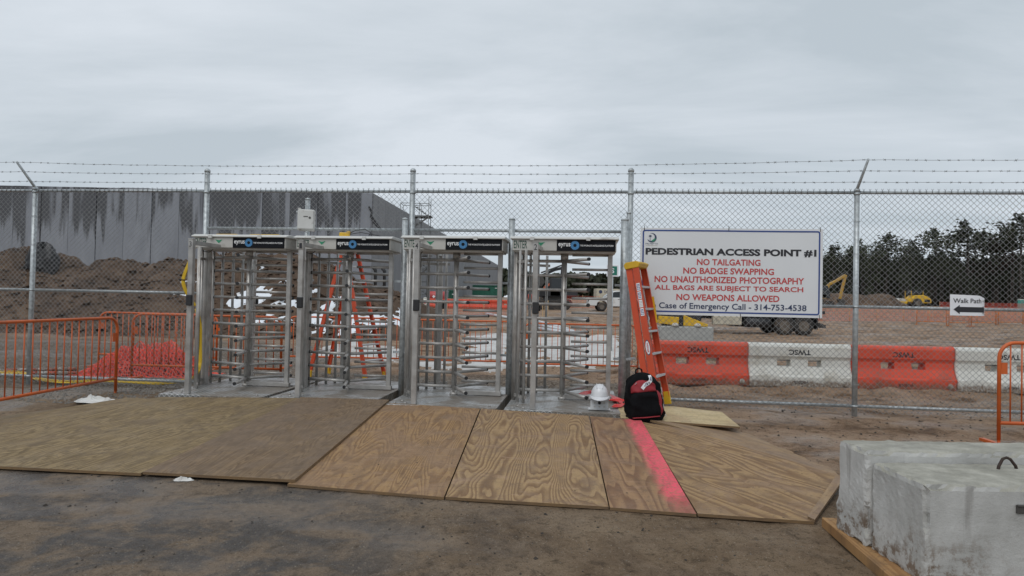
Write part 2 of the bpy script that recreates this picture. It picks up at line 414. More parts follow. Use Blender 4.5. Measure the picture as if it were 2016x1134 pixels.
def ground_mat():
    m, t, b = new_mat('site mud')
    N = NT(t)
    geo = N.n('ShaderNodeNewGeometry').outputs['Position']
    A = lambda k: N.n('ShaderNodeAttribute', attribute_name=k).outputs['Fac']
    asp, gra, wet, red = A('asphalt'), A('gravel'), A('wet'), A('clay')
    n1 = N.noise(geo, 1.3, 9, 0.66, 0.5)
    n2 = N.noise(N.mapv(geo, (1.9, 2.4, 1), (0, 0, R(-35))), 1.0, 9, 0.68, 0.6)
    n3 = N.noise(geo, 22, 7, 0.78)
    n4 = N.noise(N.mapv(geo, (10, 7.5, 1), (0, 0, R(-18))), 1.0, 8, 0.72, 0.4)
    fine = N.noise(geo, 120, 4, 0.75)
    mud = N.ramp(n1, [(0.36, (0.165, 0.112, 0.070)), (0.48, (0.235, 0.165, 0.106)), (0.62, (0.315, 0.230, 0.152))])
    clay = N.ramp(N.noise(N.mapv(geo, (1.1, 1.5, 1)), 1.0, 10, 0.70, 0.35), [(0.38, (0.13, 0.075, 0.044)), (0.47, (0.30, 0.195, 0.125)), (0.60, (0.42, 0.295, 0.205))])
    c = N.mix(red, mud, clay)
    k = N.ramp(n2, [(0.43, 0.0), (0.56, 1.0)])
    aspc = N.mix(k, (0.080, 0.075, 0.073), (0.235, 0.172, 0.118))
    c = N.mix(asp, c, aspc)
    gv = N.n('ShaderNodeTexVoronoi', feature='F1')
    N.set(gv.inputs['Vector'], geo)
    gv.inputs['Scale'].default_value = 26
    gc = N.mix(N.ramp(gv.outputs['Color'], [(0.2, 0.0), (0.8, 1.0)]), (0.06, 0.052, 0.044), (0.27, 0.24, 0.205))
    c = N.mix(N.math('MULTIPLY', gra, 0.85), c, gc)
    c = N.mix(N.math('MULTIPLY', N.ramp(n4, [(0.55, 0.0), (0.61, 1.0)]), 0.55), c, (0.065, 0.046, 0.03))
    c = N.mix(N.math('MULTIPLY', N.ramp(n4, [(0.39, 1.0), (0.47, 0.0)]), 0.35), c, (0.33, 0.25, 0.175))
    c = N.mix(N.math('MULTIPLY', N.ramp(n3, [(0.53, 0.0), (0.62, 1.0)]), 0.42), c, (0.050, 0.036, 0.024))
    c = N.mix(N.math('MULTIPLY', N.ramp(fine, [(0.53, 0.0), (0.63, 1.0)]), 0.38), c, (0.32, 0.26, 0.19))
    c = N.mix(N.math('MULTIPLY', N.ramp(fine, [(0.38, 1.0), (0.47, 0.0)]), 0.45), c, (0.045, 0.034, 0.024))
    sp = N.n('ShaderNodeTexVoronoi', feature='F1')                 # single grains of grit
    N.set(sp.inputs['Vector'], geo)
    sp.inputs['Scale'].default_value = 48
    sep_ = N.n('ShaderNodeSeparateColor'); N.set(sep_.inputs[0], sp.outputs['Color'])
    dot = N.ramp(sp.outputs['Distance'], [(0.16, 1.0), (0.26, 0.0)])
    c = N.mix(N.math('MULTIPLY', dot, N.ramp(sep_.outputs[0], [(0.80, 0.0), (0.84, 0.85)])), c, (0.40, 0.34, 0.27))
    c = N.mix(N.math('MULTIPLY', dot, N.ramp(sep_.outputs[1], [(0.72, 0.0), (0.76, 0.85)])), c, (0.035, 0.027, 0.02))
    c = N.mix(N.math('MULTIPLY', wet, 0.42), c, (0.050, 0.038, 0.029))
    N.set(b.inputs['Base Color'], c)
    rg = N.ramp(n2, [(0.40, 0.55), (0.58, 0.9)])
    rg = N.math('SUBTRACT', rg, N.math('MULTIPLY', wet, 0.36), clamp=True)
    rg = N.math('MAXIMUM', N.math('ADD', rg, N.math('MULTIPLY', N.math('SUBTRACT', n3, 0.5), 0.6)), 0.16)
    N.set(b.inputs['Roughness'], rg)
    N.set(b.inputs['Specular IOR Level'], N.math('ADD', 0.10, N.math('MULTIPLY', wet, 0.45)))
    bh = N.math('ADD', N.math('ADD', N.math('MULTIPLY', n3, 1.0), N.math('MULTIPLY', n4, 1.4)), N.math('ADD', N.math('MULTIPLY', fine, 0.35), N.math('MULTIPLY', N.math('MULTIPLY', gv.outputs['Distance'], gra), -1.6)))
    bm = N.n('ShaderNodeBump')
    bm.inputs['Distance'].default_value = 0.03
    N.set(bm.inputs['Height'], bh)
    N.set(bm.inputs['Strength'], N.math('SUBTRACT', 0.9, N.math('MULTIPLY', wet, 0.6), clamp=True))
    N.set(b.inputs['Normal'], bm.outputs[0])
    return m
GROUND = ground_mat()

def mound_mat():
    m, t, b = new_mat('excavated earth')
    N = NT(t)
    geo = N.n('ShaderNodeNewGeometry').outputs['Position']
    n = N.noise(geo, 0.9, 9, 0.68, 0.4)
    n2 = N.noise(geo, 5.5, 6, 0.7)
    c = N.ramp(n, [(0.32, (0.040, 0.024, 0.015)), (0.5, (0.098, 0.060, 0.037)), (0.70, (0.175, 0.115, 0.074))])
    c = N.mix(N.math('MULTIPLY', N.ramp(n2, [(0.5, 0.0), (0.72, 1.0)]), 0.5), c, (0.03, 0.02, 0.014))
    N.set(b.inputs['Base Color'], c)
    b.inputs['Roughness'].default_value = 0.9
    N.set(b.inputs['Normal'], N.bump(n2, 0.9, 0.12))
    return m
MOUND = mound_mat()

def wall_mat(name, c0, c1, stain=True):
    m, t, b = new_mat(name)
    N = NT(t)
    v = N.obj(False)
    s = N.n('ShaderNodeSeparateXYZ'); N.set(s.inputs[0], v)
    r = N.math('MULTIPLY', N.n('ShaderNodeObjectInfo').outputs['Random'], 60.0)
    cmbn = N.n('ShaderNodeCombineXYZ')
    N.set(cmbn.inputs[0], N.math('ADD', s.outputs[0], r)); N.set(cmbn.inputs[1], s.outputs[2]); N.set(cmbn.inputs[2], r)
    vv = cmbn.outputs[0]
    n = N.noise(N.mapv(vv, (0.9, 0.25, 1)), 1.0, 6, 0.6)
    c = N.mix(N.ramp(n, [(0.3, 0.0), (0.7, 1.0)]), c0, c1)
    if stain:
        # water runs: wet from the top edge down, ragged lower ends
        low = N.noise(N.mapv(vv, (1.15, 0.02, 1)), 1.0, 5, 0.72, 0.1)
        wob = N.noise(N.mapv(vv, (0.45, 0.0, 1), loc=(9, 0, 0)), 1.0, 1, 0.5)
        reach = N.math('SUBTRACT', 13.6, N.math('MULTIPLY', N.math('MULTIPLY', low, wob), 25.0))
        f = N.ramp(N.math('DIVIDE', N.math('SUBTRACT', N.math('ADD', s.outputs[2], 0.0), reach), 0.9), [(0.0, 0.0), (1.0, 1.0)])
        dry = N.ramp(N.noise(N.mapv(vv, (0.7, 0.05, 1), loc=(3, 5, 0)), 1.0, 4), [(0.42, 0.0), (0.5, 1.0)])
        c = N.mix(N.math('MULTIPLY', N.math('MULTIPLY', f, dry), 0.85), c, (0.045, 0.046, 0.050))
    N.set(b.inputs['Base Color'], c)
    b.inputs['Roughness'].default_value = 0.8
    N.set(b.inputs['Normal'], N.bump(N.noise(vv, 6, 4), 0.2, 0.02))
    return m
PANELWALL = wall_mat('precast wall panel wet', (0.205, 0.218, 0.246), (0.27, 0.286, 0.318))
SIDEWALL = wall_mat('precast side panel', (0.20, 0.21, 0.225), (0.27, 0.28, 0.295), False)
JOINT = mat('panel joint', (0.03, 0.03, 0.032), 0.9)

def plate_mat():
    m, t, b = new_mat('diamond tread plate')
    N = NT(t)
    v = N.obj(False)
    n = N.noise(v, 2.6, 6, 0.65)
    dirt = N.ramp(n, [(0.44, 0.0), (0.56, 1.0)])
    a1 = N.n('ShaderNodeTexWave', wave_type='BANDS', bands_direction='DIAGONAL'); a1.inputs['Scale'].default_value = 9
    N.set(a1.inputs['Vector'], v)
    vm = N.mapv(v, (-1, 1, 1))
    a2 = N.n('ShaderNodeTexWave', wave_type='BANDS', bands_direction='DIAGONAL'); a2.inputs['Scale'].default_value = 9
    N.set(a2.inputs['Vector'], vm)
    d = N.math('MAXIMUM', a1.outputs['Fac'], a2.outputs['Fac'])
    dd = N.ramp(d, [(0.82, 0.0), (0.95, 1.0)])
    c = N.mix(dd, (0.30, 0.30, 0.29), (0.66, 0.66, 0.65))
    c = N.mix(N.math('MULTIPLY', dirt, 0.85), c, (0.17, 0.14, 0.11))
    N.set(b.inputs['Base Color'], c)
    N.set(b.inputs['Roughness'], N.ramp(n, [(0.3, 0.22), (0.65, 0.6)]))
    N.set(b.inputs['Metallic'], N.math('SUBTRACT', 0.6, N.math('MULTIPLY', dirt, 0.55)))
    N.set(b.inputs['Normal'], N.bump(dd, 0.5, 0.003))
    return m
PLATE = plate_mat()

def block_mat():
    m, t, b = new_mat('cast concrete block')
    N = NT(t)
    v = N.obj(False)
    s = N.n('ShaderNodeSeparateXYZ'); N.set(s.inputs[0], v)
    n = N.noise(v, 2.2, 8, 0.62)
    n2 = N.noise(v, 70, 4, 0.7)
    c = N.ramp(n, [(0.36, (0.34, 0.335, 0.315)), (0.5, (0.455, 0.45, 0.43)), (0.64, (0.55, 0.545, 0.525))])
    top = N.ramp(N.n('ShaderNodeNewGeometry').outputs['Normal'], [(0, 0), (1, 1)])
    sn = N.n('ShaderNodeSeparateXYZ'); N.set(sn.inputs[0], N.n('ShaderNodeNewGeometry').outputs['Normal'])
    up = N.ramp(sn.outputs[2], [(0.35, 0.0), (0.75, 1.0)])
    c = N.mix(N.math('MULTIPLY', up, 0.8), c, N.ramp(N.noise(v, 7, 7, 0.7), [(0.3, (0.18, 0.17, 0.135)), (0.5, (0.29, 0.275, 0.22)), (0.7, (0.46, 0.44, 0.37))]))
    # mud splashed on the foot of the near left corner, and rust runs
    low = N.math('MULTIPLY', N.ramp(N.math('ADD', s.outputs[2], N.math('MULTIPLY', N.noise(v, 5, 6, 0.7), 0.5)), [(0.36, 1.0), (0.52, 0.0)]), N.ramp(N.noise(v, 14, 6, 0.75), [(0.48, 0.0), (0.58, 1.0)]))
    low = N.math('MULTIPLY', low, N.ramp(s.outputs[0], [(0.05, 1.0), (0.5, 0.12)]))
    c = N.mix(N.math('MULTIPLY', low, 0.85), c, (0.15, 0.095, 0.055))
    stre = N.math('MULTIPLY', N.ramp(N.noise(N.mapv(v, (7, 7, 0.6)), 1.0, 4, 0.6), [(0.62, 0.0), (0.72, 1.0)]), 0.45)
    c = N.mix(stre, c, (0.17, 0.155, 0.14))
    c = N.mix(N.ramp(n2, [(0.62, 0.0), (0.78, 0.5)]), c, (0.12, 0.12, 0.11))
    N.set(b.inputs['Base Color'], c)
    b.inputs['Roughness'].default_value = 0.85
    N.set(b.inputs['Normal'], N.bump(N.math('ADD', n2, N.math('MULTIPLY', N.noise(v, 26, 5, 0.65), 1.0)), 0.4, 0.008))
    return m
BLOCK = block_mat()
TIMBER = ply_mat('sawn timber', (0.46, 0.27, 0.12), (0.30, 0.15, 0.06), (0.2, 0.13, 0.08), 0.25, 5, 6, 0.3)

# ---------------------------------------------------------------- mesh building
class MB:
    def __init__(s):
        s.v = []; s.f = []; s.m = []; s.sm = []
    def add(s, vs, fs, mi=0, smooth=False):
        o = len(s.v)
        s.v += [tuple(p) for p in vs]
        for f in fs:
            s.f.append(tuple(i + o for i in f)); s.m.append(mi); s.sm.append(smooth)
        return s
    def box(s, c, d, mi=0, M=None):
        x, y, z = d[0] / 2, d[1] / 2, d[2] / 2
        vs = [Vector((sx * x, sy * y, sz * z)) for sx in (-1, 1) for sy in (-1, 1) for sz in (-1, 1)]
        if M is not None: vs = [M @ p for p in vs]
        vs = [p + Vector(c) for p in vs]
        return s.add(vs, [(0, 1, 3, 2), (4, 6, 7, 5), (0, 4, 5, 1), (2, 3, 7, 6), (0, 2, 6, 4), (1, 5, 7, 3)], mi)
    def bar(s, p0, p1, wx, wy, mi=0, side=None):       # a straight bar of rectangular section
        p0, p1 = Vector(p0), Vector(p1)
        d = (p1 - p0); L = d.length; d.normalize()
        up = Vector(side) if side is not None else (Vector((0, 0, 1)) if abs(d.z) < 0.95 else Vector((0, 1, 0)))
        x = up.cross(d).normalized(); y = d.cross(x)
        M = Matrix((x, y, d)).transposed()
        return s.box((p0 + p1) / 2, (wx, wy, L), mi, M)
    def tube(s, pts, r, n=8, mi=0, caps=True, closed=False, smooth=True):
        P = [Vector(p) for p in pts]
        k = len(P)
        rs = r if isinstance(r, (list, tuple)) else [r] * k
        vs = []; x = None
        for i in range(k):
            if closed: d = P[(i + 1) % k] - P[i - 1]
            elif i == 0: d = P[1] - P[0]
            elif i == k - 1: d = P[-1] - P[-2]
            else: d = (P[i + 1] - P[i]).normalized() + (P[i] - P[i - 1]).normalized()
            if d.length < 1e-9: d = Vector((0, 0, 1))
            d.normalize()
            if x is None:
                a = Vector((0, 0, 1)) if abs(d.z) < 0.9 else Vector((1, 0, 0))
                x = a.cross(d).normalized()
            else:
                x = (x - d * x.dot(d))
                if x.length < 1e-6: x = d.orthogonal()
                x.normalize()
            y = d.cross(x)
            for j in range(n):
                a = 2 * PI * j / n
                vs.append(P[i] + (x * math.cos(a) + y * math.sin(a)) * rs[i])
        fs = []
        for i in range(k if closed else k - 1):
            i2 = (i + 1) % k
            for j in range(n):
                j2 = (j + 1) % n
                fs.append((i * n + j, i * n + j2, i2 * n + j2, i2 * n + j))
        s.add(vs, fs, mi, smooth)
        if caps and not closed:
            o = len(s.v) - k * n
            s.f.append(tuple(o + j for j in reversed(range(n)))); s.m.append(mi); s.sm.append(False)
            s.f.append(tuple(o + (k - 1) * n + j for j in range(n))); s.m.append(mi); s.sm.append(False)
        return s
    def prism(s, poly, y0, y1, mi=0, axes='xz', smooth=False):  # polygon extruded along the third axis
        n = len(poly)
        def mk(a, b, c):
            return {'xz': (a, c, b), 'xy': (a, b, c), 'yz': (c, a, b)}[axes]
        vs = [mk(a, b, y0) for a, b in poly] + [mk(a, b, y1) for a, b in poly]
        s.add(vs, [tuple(range(n)), tuple(range(2 * n - 1, n - 1, -1))], mi)
        o = len(s.v) - 2 * n
        for i in range(n):
            j = (i + 1) % n
            s.f.append((o + i, o + n + i, o + n + j, o + j)); s.m.append(mi); s.sm.append(smooth)
        return s
    def lathe(s, prof, n=20, mi=0, c=(0, 0, 0), sx=1, sy=1, smooth=True):
        vs = []
        for r, z in prof:
            for j in range(n):
                a = 2 * PI * j / n
                vs.append((c[0] + r * math.cos(a) * sx, c[1] + r * math.sin(a) * sy, c[2] + z))
        fs = []
        for i in range(len(prof) - 1):
            for j in range(n):
                j2 = (j + 1) % n
                fs.append((i * n + j, i * n + j2, (i + 1) * n + j2, (i + 1) * n + j))
        fs.append(tuple((len(prof) - 1) * n + j for j in range(n)))
        fs.append(tuple(reversed(range(n))))
        return s.add(vs, fs, mi, smooth)
    def text(s, body, o, xd, yd, wdt, hgt, mi=0, bold=0.0):   # lettering filling the box o + xd*wdt, yd*hgt
        vs, fs = text_mesh(body, bold)
        o, xd, yd = Vector(o), Vector(xd), Vector(yd)
        return s.add([o + xd * (a * wdt) + yd * (b * hgt) for a, b in vs], fs, mi)
    def poly(s, pts, mi=0):
        return s.add(pts, [tuple(range(len(pts)))], mi)
    def build(s, name, mats, parent=None, bevel=0, seg=1):
        me = bpy.data.meshes.new(name)
        me.from_pydata(s.v, [], s.f)
        if not isinstance(mats, (list, tuple)): mats = [mats]
        for m in mats: me.materials.append(m)
        me.polygons.foreach_set('material_index', s.m)
        me.polygons.foreach_set('use_smooth', s.sm)
        if bevel:
            bm = bmesh.new(); bm.from_mesh(me)
            bmesh.ops.remove_doubles(bm, verts=bm.verts, dist=1e-5)
            ed = [e for e in bm.edges if len(e.link_faces) == 2 and e.calc_face_angle(0) > 0.6]
            bmesh.ops.bevel(bm, geom=ed, offset=bevel, segments=seg, affect='EDGES', profile=0.5, clamp_overlap=True)
            bm.to_mesh(me); bm.free()
        me.update()
        o = bpy.data.objects.new(name, me)
        col.objects.link(o)
        if parent is not None: o.parent = parent
        return o

_texts = {}
def text_mesh(body, bold=0.0):
    k = (body, bold)
    if k in _texts: return _texts[k]
    cu = bpy.data.curves.new('lettering', 'FONT')
    cu.body = body; cu.offset = bold; cu.resolution_u = 3
    ob = bpy.data.objects.new('lettering', cu)
    col.objects.link(ob)
    dg = bpy.context.evaluated_depsgraph_get()
    dg.update()
    me = bpy.data.meshes.new_from_object(ob.evaluated_get(dg))
    vs = [(v.co.x, v.co.y) for v in me.vertices]
    fs = [tuple(p.vertices) for p in me.polygons]
    bpy.data.meshes.remove(me); bpy.data.objects.remove(ob); bpy.data.curves.remove(cu)
    x0 = min(v[0] for v in vs); x1 = max(v[0] for v in vs); y0 = min(v[1] for v in vs); y1 = max(v[1] for v in vs)
    vs = [((a - x0) / (x1 - x0), (b - y0) / (y1 - y0)) for a, b in vs]
    _texts[k] = (vs, fs)
    return _texts[k]
for tb in (('ENTER', 0.015), ('eyrus', 0.015), ('THE WORKSITE INTELLIGENCE PLATFORM', 0.015), ('PEDESTRIAN ACCESS POINT #1', 0.042),
           ('NO TAILGATING', 0.022), ('NO BADGE SWAPPING', 0.022), ('NO UNAUTHORIZED PHOTOGRAPHY', 0.022), ('ALL BAGS ARE SUBJECT TO SEARCH', 0.022),
           ('NO WEAPONS ALLOWED', 0.022), ('In Case of Emergency Call - 314-753-4538', 0.016), ('PALMETTO', 0.0), ('Walk Path', 0.012),
           ('1', 0.01), ('2', 0.01), ('3', 0.01), ('4', 0.01), ('TWSC', 0.035), ('yodock', 0.01), ('WERNER', 0.02), ('United Rentals', 0.01), ('S', 0.02)):
    text_mesh(*tb)

def thing(name, label, cat, loc=(0, 0, 0), rz=0.0, group=None):
    o = bpy.data.objects.new(name, None)
    o.empty_display_size = 0.1
    col.objects.link(o)
    o.location = loc; o.rotation_euler = (0, 0, rz)
    return tag(o, label, cat, group)
def tag(o, label=None, cat=None, group=None, kind=None):
    for k, v in (('label', label), ('category', cat), ('group', group), ('kind', kind)):
        if v: o[k] = v
    return o
def kids(o): return list(o.children)
def inst(src, parent, loc=(0, 0, 0), rot=(0, 0, 0), name=None):
    c = src.copy()
    if name: c.name = name
    col.objects.link(c); c.parent = parent
    c.location = loc; c.rotation_euler = rot
    return c
def copy_tree(o, parent=None):
    ch = kids(o)
    c = o.copy(); col.objects.link(c); c.parent = parent
    for k in ch: copy_tree(k, c)
    return c
def arc(cx, cy, r, a0, a1, n): return [(cx + r * math.cos(a0 + (a1 - a0) * i / n), cy + r * math.sin(a0 + (a1 - a0) * i / n)) for i in range(n + 1)]
def np_mesh(name, verts, quads, mats, smooth=True, parent=None):
    me = bpy.data.meshes.new(name)
    verts = np.asarray(verts, np.float32); quads = np.asarray(quads, np.int32)
    k = quads.shape[1]
    me.vertices.add(len(verts)); me.vertices.foreach_set('co', verts.ravel())
    me.loops.add(quads.size); me.loops.foreach_set('vertex_index', quads.ravel())
    me.polygons.add(len(quads)); me.polygons.foreach_set('loop_start', np.arange(0, quads.size, k, dtype=np.int32))
    me.polygons.foreach_set('use_smooth', np.full(len(quads), smooth))
    for m in (mats if isinstance(mats, (list, tuple)) else [mats]): me.materials.append(m)
    me.update(calc_edges=True)
    o = bpy.data.objects.new(name, me); col.objects.link(o)
    if parent is not None: o.parent = parent
    return o
def grid_quads(nx, ny):
    i = np.arange(nx - 1)[None, :] + np.arange(ny - 1)[:, None] * nx
    return np.stack([i, i + 1, i + nx + 1, i + nx], -1).reshape(-1, 4)

# ================================================================ GROUND
def axis(lo, hi, step, far, g):
    a = list(np.arange(lo, hi + 1e-6, step)); s = step
    while a[-1] < far: s *= g; a.append(a[-1] + s)
    b = [a[0]]; s = step
    return a
ys = np.array(axis(2.2, 15, 0.045, 900, 1.028))
ys = np.concatenate([[-40, -20, -8, -2, 0.5, 1.5], ys])
xr = axis(0, 7.2, 0.055, 900, 1.035)
xs = np.array([-a for a in reversed(xr[1:])] + xr)
X, Yg = np.meshgrid(xs, ys)
Z = H(X, Yg)
ground = np_mesh('ground', np.stack([X, Yg, Z], -1).reshape(-1, 3), grid_quads(len(xs), len(ys)), GROUND)
ground['kind'] = 'structure'
U_, V_ = fence_uv(X, Yg)
def add_attr(o, name, a):
    at = o.data.attributes.new(name, 'FLOAT', 'POINT')
    at.data.foreach_set('value', np.asarray(a, np.float32).ravel())
nz = fbm(X * 0.9, Yg * 0.9, 4, 21) - 0.5
asph = sstep(0.9, -1.5, X + nz * 2.4 + (Yg - 3.6) * 0.25) * sstep(6.6, 5.2, Yg + nz) * 0.95
grav = np.clip(sstep(0.35, 1.0, V_ + nz) * sstep(5.2, 3.2, V_ + nz * 2) * sstep(2.6, 1.2, U_ + nz), 0, 1)
grav = np.maximum(grav, sstep(-4.2, -5.0, U_ + nz) * sstep(-0.6, 0.0, V_ + nz * 0.5) * sstep(13, 8, V_ + nz * 4))
wet = np.clip(asph * (0.35 + 1.1 * sstep(0.42, 0.6, fbm(X * 0.8 + Yg * 0.35, Yg * 2.2, 4, 33))), 0, 1)
pud = sstep(0.50, 0.57, fbm(X * 0.8, Yg * 1.9, 3, 44)) * sstep(-3.4, -4.4, U_) * sstep(-2.6, -1.8, V_) * sstep(0.1, -0.3, V_)
rightwet = sstep(0.5, 0.64, fbm(X * 1.2, Yg * 2.0, 4, 55)) * sstep(0.9, 2.2, U_) * sstep(-4.2, -3.0, V_) * sstep(5.0, 2.0, V_) * 0.7
backwet = sstep(0.56, 0.66, fbm(X * 0.25, Yg * 1.2, 4, 66)) * sstep(3, 6, V_) * 0.7
wet = np.clip(np.maximum(np.maximum(wet, pud), np.maximum(rightwet, backwet)), 0, 1)
clay = np.clip(np.maximum(sstep(0.8, 3.0, V_), sstep(1.4, 3.2, U_) * sstep(-3.6, -2.2, V_)), 0, 1)
add_attr(ground, 'asphalt', asph); add_attr(ground, 'gravel', grav); add_attr(ground, 'wet', wet); add_attr(ground, 'clay', clay)

def stones(name, P, S, m, seed=1):
    r = np.random.default_rng(seed)
    base = np.array([(1, 0, 0), (-1, 0, 0), (0, 1, 0), (0, -1, 0), (0, 0, 1), (0, 0, -1)], float)
    fc = np.array([(0, 2, 4), (2, 1, 4), (1, 3, 4), (3, 0, 4), (2, 0, 5), (1, 2, 5), (3, 1, 5), (0, 3, 5)])
    n = len(P)
    sc = r.uniform(0.6, 1.3, (n, 6, 1)) * np.asarray(S)[:, None, None]
    a = r.uniform(0, 2 * PI, n)
    v = base[None] * sc
    v[:, :, 2] *= 0.65
    ca, sa = np.cos(a)[:, None], np.sin(a)[:, None]
    x = v[:, :, 0] * ca - v[:, :, 1] * sa; y = v[:, :, 0] * sa + v[:, :, 1] * ca
    tilt = r.uniform(-0.5, 0.5, (n, 1))
    z = v[:, :, 2] + x * tilt
    V = np.stack([x, y, z], -1) + np.asarray(P)[:, None, :]
    F = fc[None] + (np.arange(n) * 6)[:, None, None]
    o = np_mesh(name, V.reshape(-1, 3), F.reshape(-1, 3), m, smooth=False)
    o['kind'] = 'stuff'
    return o
def scatter(n, u0, u1, v0, v1, seed, dens=None):
    r = np.random.default_rng(seed)
    u = r.uniform(u0, u1, n); v = r.uniform(v0, v1, n)
    x = FO[0] + u * CT + v * ST; y = FO[1] - u * ST + v * CT
    if dens is not None:
        k = r.random(n) < dens(x, y, u, v); x, y, u, v = x[k], y[k], u[k], v[k]
    return np.stack([x, y, H(x, y)], -1), r
P, r_ = scatter(9000, -9, 1.6, 0.5, 4.6, 5, lambda x, y, u, v: sstep(4.6, 2.0, v + fbm(x, y, 3, 2) * 1.5))
tag(stones('gravel', P, r_.uniform(0.010, 0.034, len(P)), STONE, 6), 'grey crushed gravel on the mud behind the turnstiles', 'gravel')
P, r_ = scatter(2600, -6.6, -4.1, -1.3, 1.6, 15)
tag(stones('gravel', P, r_.uniform(0.008, 0.03, len(P)), STONE, 16), 'crushed gravel at the foot of the fence beside the red netting', 'gravel')
P, r_ = scatter(900, -5, 3.4, -6.4, -3.3, 25, lambda x, y, u, v: 0.15 + 0.85 * sstep(0.45, 0.62, fbm(x * 1.3, y * 1.3, 3, 4)))
tag(stones('mud_crumbs', P, r_.choice([0.005, 0.008, 0.012, 0.019], len(P), p=[.30, .33, .25, .12]), CLOD, 26), 'dark mud crumbs scattered over the ground before the plywood', 'mud')
P, r_ = scatter(2600, -5, 3.5, -6.4, -3.2, 35)
tag(stones('grit', P, r_.uniform(0.0022, 0.006, len(P)), STONE, 36), 'fine pale grit lying on the ground before the plywood', 'grit')
P, r_ = scatter(1500, 1.8, 8, -4.0, 6.0, 45)
tag(stones('mud_crumbs', P, r_.uniform(0.006, 0.022, len(P)), CLOD, 46), 'small clods on the wet mud on both sides of the right fence', 'mud')

# ================================================================ DIRT MOUND
crest = [(-700, 470), (-150, 500), (0, 515), (27, 492), (60, 487), (112, 520), (174, 527), (206, 511), (248, 512), (294, 522), (330, 506), (367, 513), (420, 498), (480, 497),
         (560, 502), (605, 498), (630, 515), (645, 523), (668, 545), (700, 556), (740, 566), (790, 582), (830, 604), (870, 630), (915, 660)]
MY = 29.0
cx_ = []; cz_ = []
for a, b in crest:
    p = pt(a, b, MY); cx_.append(p.x); cz_.append(max(0.0, p.z))
def Mh(x, y):
    x = np.asarray(x, float); y = np.asarray(y, float)
    c = np.interp(x, cx_, cz_)
    wob = (fbm(x * 0.35, x * 0 + 3, 3, 71) - 0.5) * 3
    t = np.clip((y - (22.6 + wob)) / (MY - 22.6 - wob), 0, 1)
    f = 0.25 * t + 0.75 * t * t * (3 - 2 * t)
    bk = sstep(40, 30.5, y)
    lump = (fbm(x * 0.7, y * 0.7, 5, 72) - 0.5) * 0.55 + (fbm(x * 2.4, y * 2.4, 4, 73) - 0.5) * 0.42 + (fbm(x * 6, y * 6, 3, 74) - 0.5) * 0.24
    return Hs(x, y) - 0.06 + f * bk * (c + lump * np.minimum(1, c)) * (1 - 0)
mx_ = np.linspace(-34, -1.2, 330); my_ = np.linspace(21.0, 41, 150)
MX, MYg = np.meshgrid(mx_, my_)
md = np_mesh('dirt_mound', np.stack([MX, MYg, Mh(MX, MYg)], -1).reshape(-1, 3), grid_quads(len(mx_), len(my_)), MOUND)
tag(md, 'long brown heap of excavated earth with snow before the grey building', 'dirt mound', kind='structure')
rc_ = np.random.default_rng(77)
qx = rc_.uniform(-33, -4.5, 5200); qy = rc_.uniform(22.5, 30.5, 5200)
qs = rc_.choice([0.04, 0.07, 0.11, 0.19], 5200, p=[.5, .3, .15, .05])
tag(stones('earth_clods', np.stack([qx, qy, Mh(qx, qy) + qs * 0.2], -1), qs, MOUND, 78), 'loose clods lying on the face of the earth heap', 'clods')
def surf(px, py, fn, y0=20.0, y1=40.0):
    d = ray(px, py)
    yy = np.linspace(y0, y1, 600)
    p = np.array(CAM)[None] + np.array(d)[None] * (yy / d.y)[:, None]
    h = np.asarray(fn(p[:, 0], p[:, 1]))
    k = np.nonzero(p[:, 2] <= h)[0]
    i = k[0] if len(k) else len(yy) - 1
    return p[i]
def inpoly(x, y, poly):
    c = np.zeros(x.shape, bool); n = len(poly); j = n - 1
    for i in range(n):
        xi, yi = poly[i]; xj, yj = poly[j]
        t = ((yi > y) != (yj > y)) & (x < (xj - xi) * (y - yi) / ((yj - yi) if yj != yi else 1e-9) + xi)
        c ^= t; j = i
    return c
def patch(name, poly, fn, m, step, thick, jit, seed):
    P = np.array(poly)
    gx = np.arange(P[:, 0].min() - jit, P[:, 0].max() + jit, step); gy = np.arange(P[:, 1].min() - jit, P[:, 1].max() + jit, step)
    GX, GY = np.meshgrid(gx, gy)
    jx = (fbm(GX * 1.1 / jit * 0.6, GY * 1.1 / jit * 0.6, 4, seed) - 0.5) * 2.4 * jit; jy = (fbm(GX * 0.7 / jit, GY * 0.7 / jit, 4, seed + 5) - 0.5) * 2.4 * jit
    ins = inpoly(GX + jx, GY + jy, poly) & (fbm(GX * 2.2, GY * 2.2, 4, seed + 9) < 0.70)
    er = ins.copy()
    er[1:] &= ins[:-1]; er[:-1] &= ins[1:]; er[:, 1:] &= ins[:, :-1]; er[:, :-1] &= ins[:, 1:]
    GZ = fn(GX, GY) + np.where(ins, np.where(er, thick, thick * 0.3), -0.06) + er * (fbm(GX * 3, GY * 3, 3, seed) - 0.5) * thick
    q = grid_quads(len(gx), len(gy))
    keep = ins.ravel()[q].any(1)
    q = q[keep]
    used, inv = np.unique(q, return_inverse=True)
    V = np.stack([GX, GY, GZ], -1).reshape(-1, 3)[used]
    return np_mesh(name, V, inv.reshape(-1, 4), m)
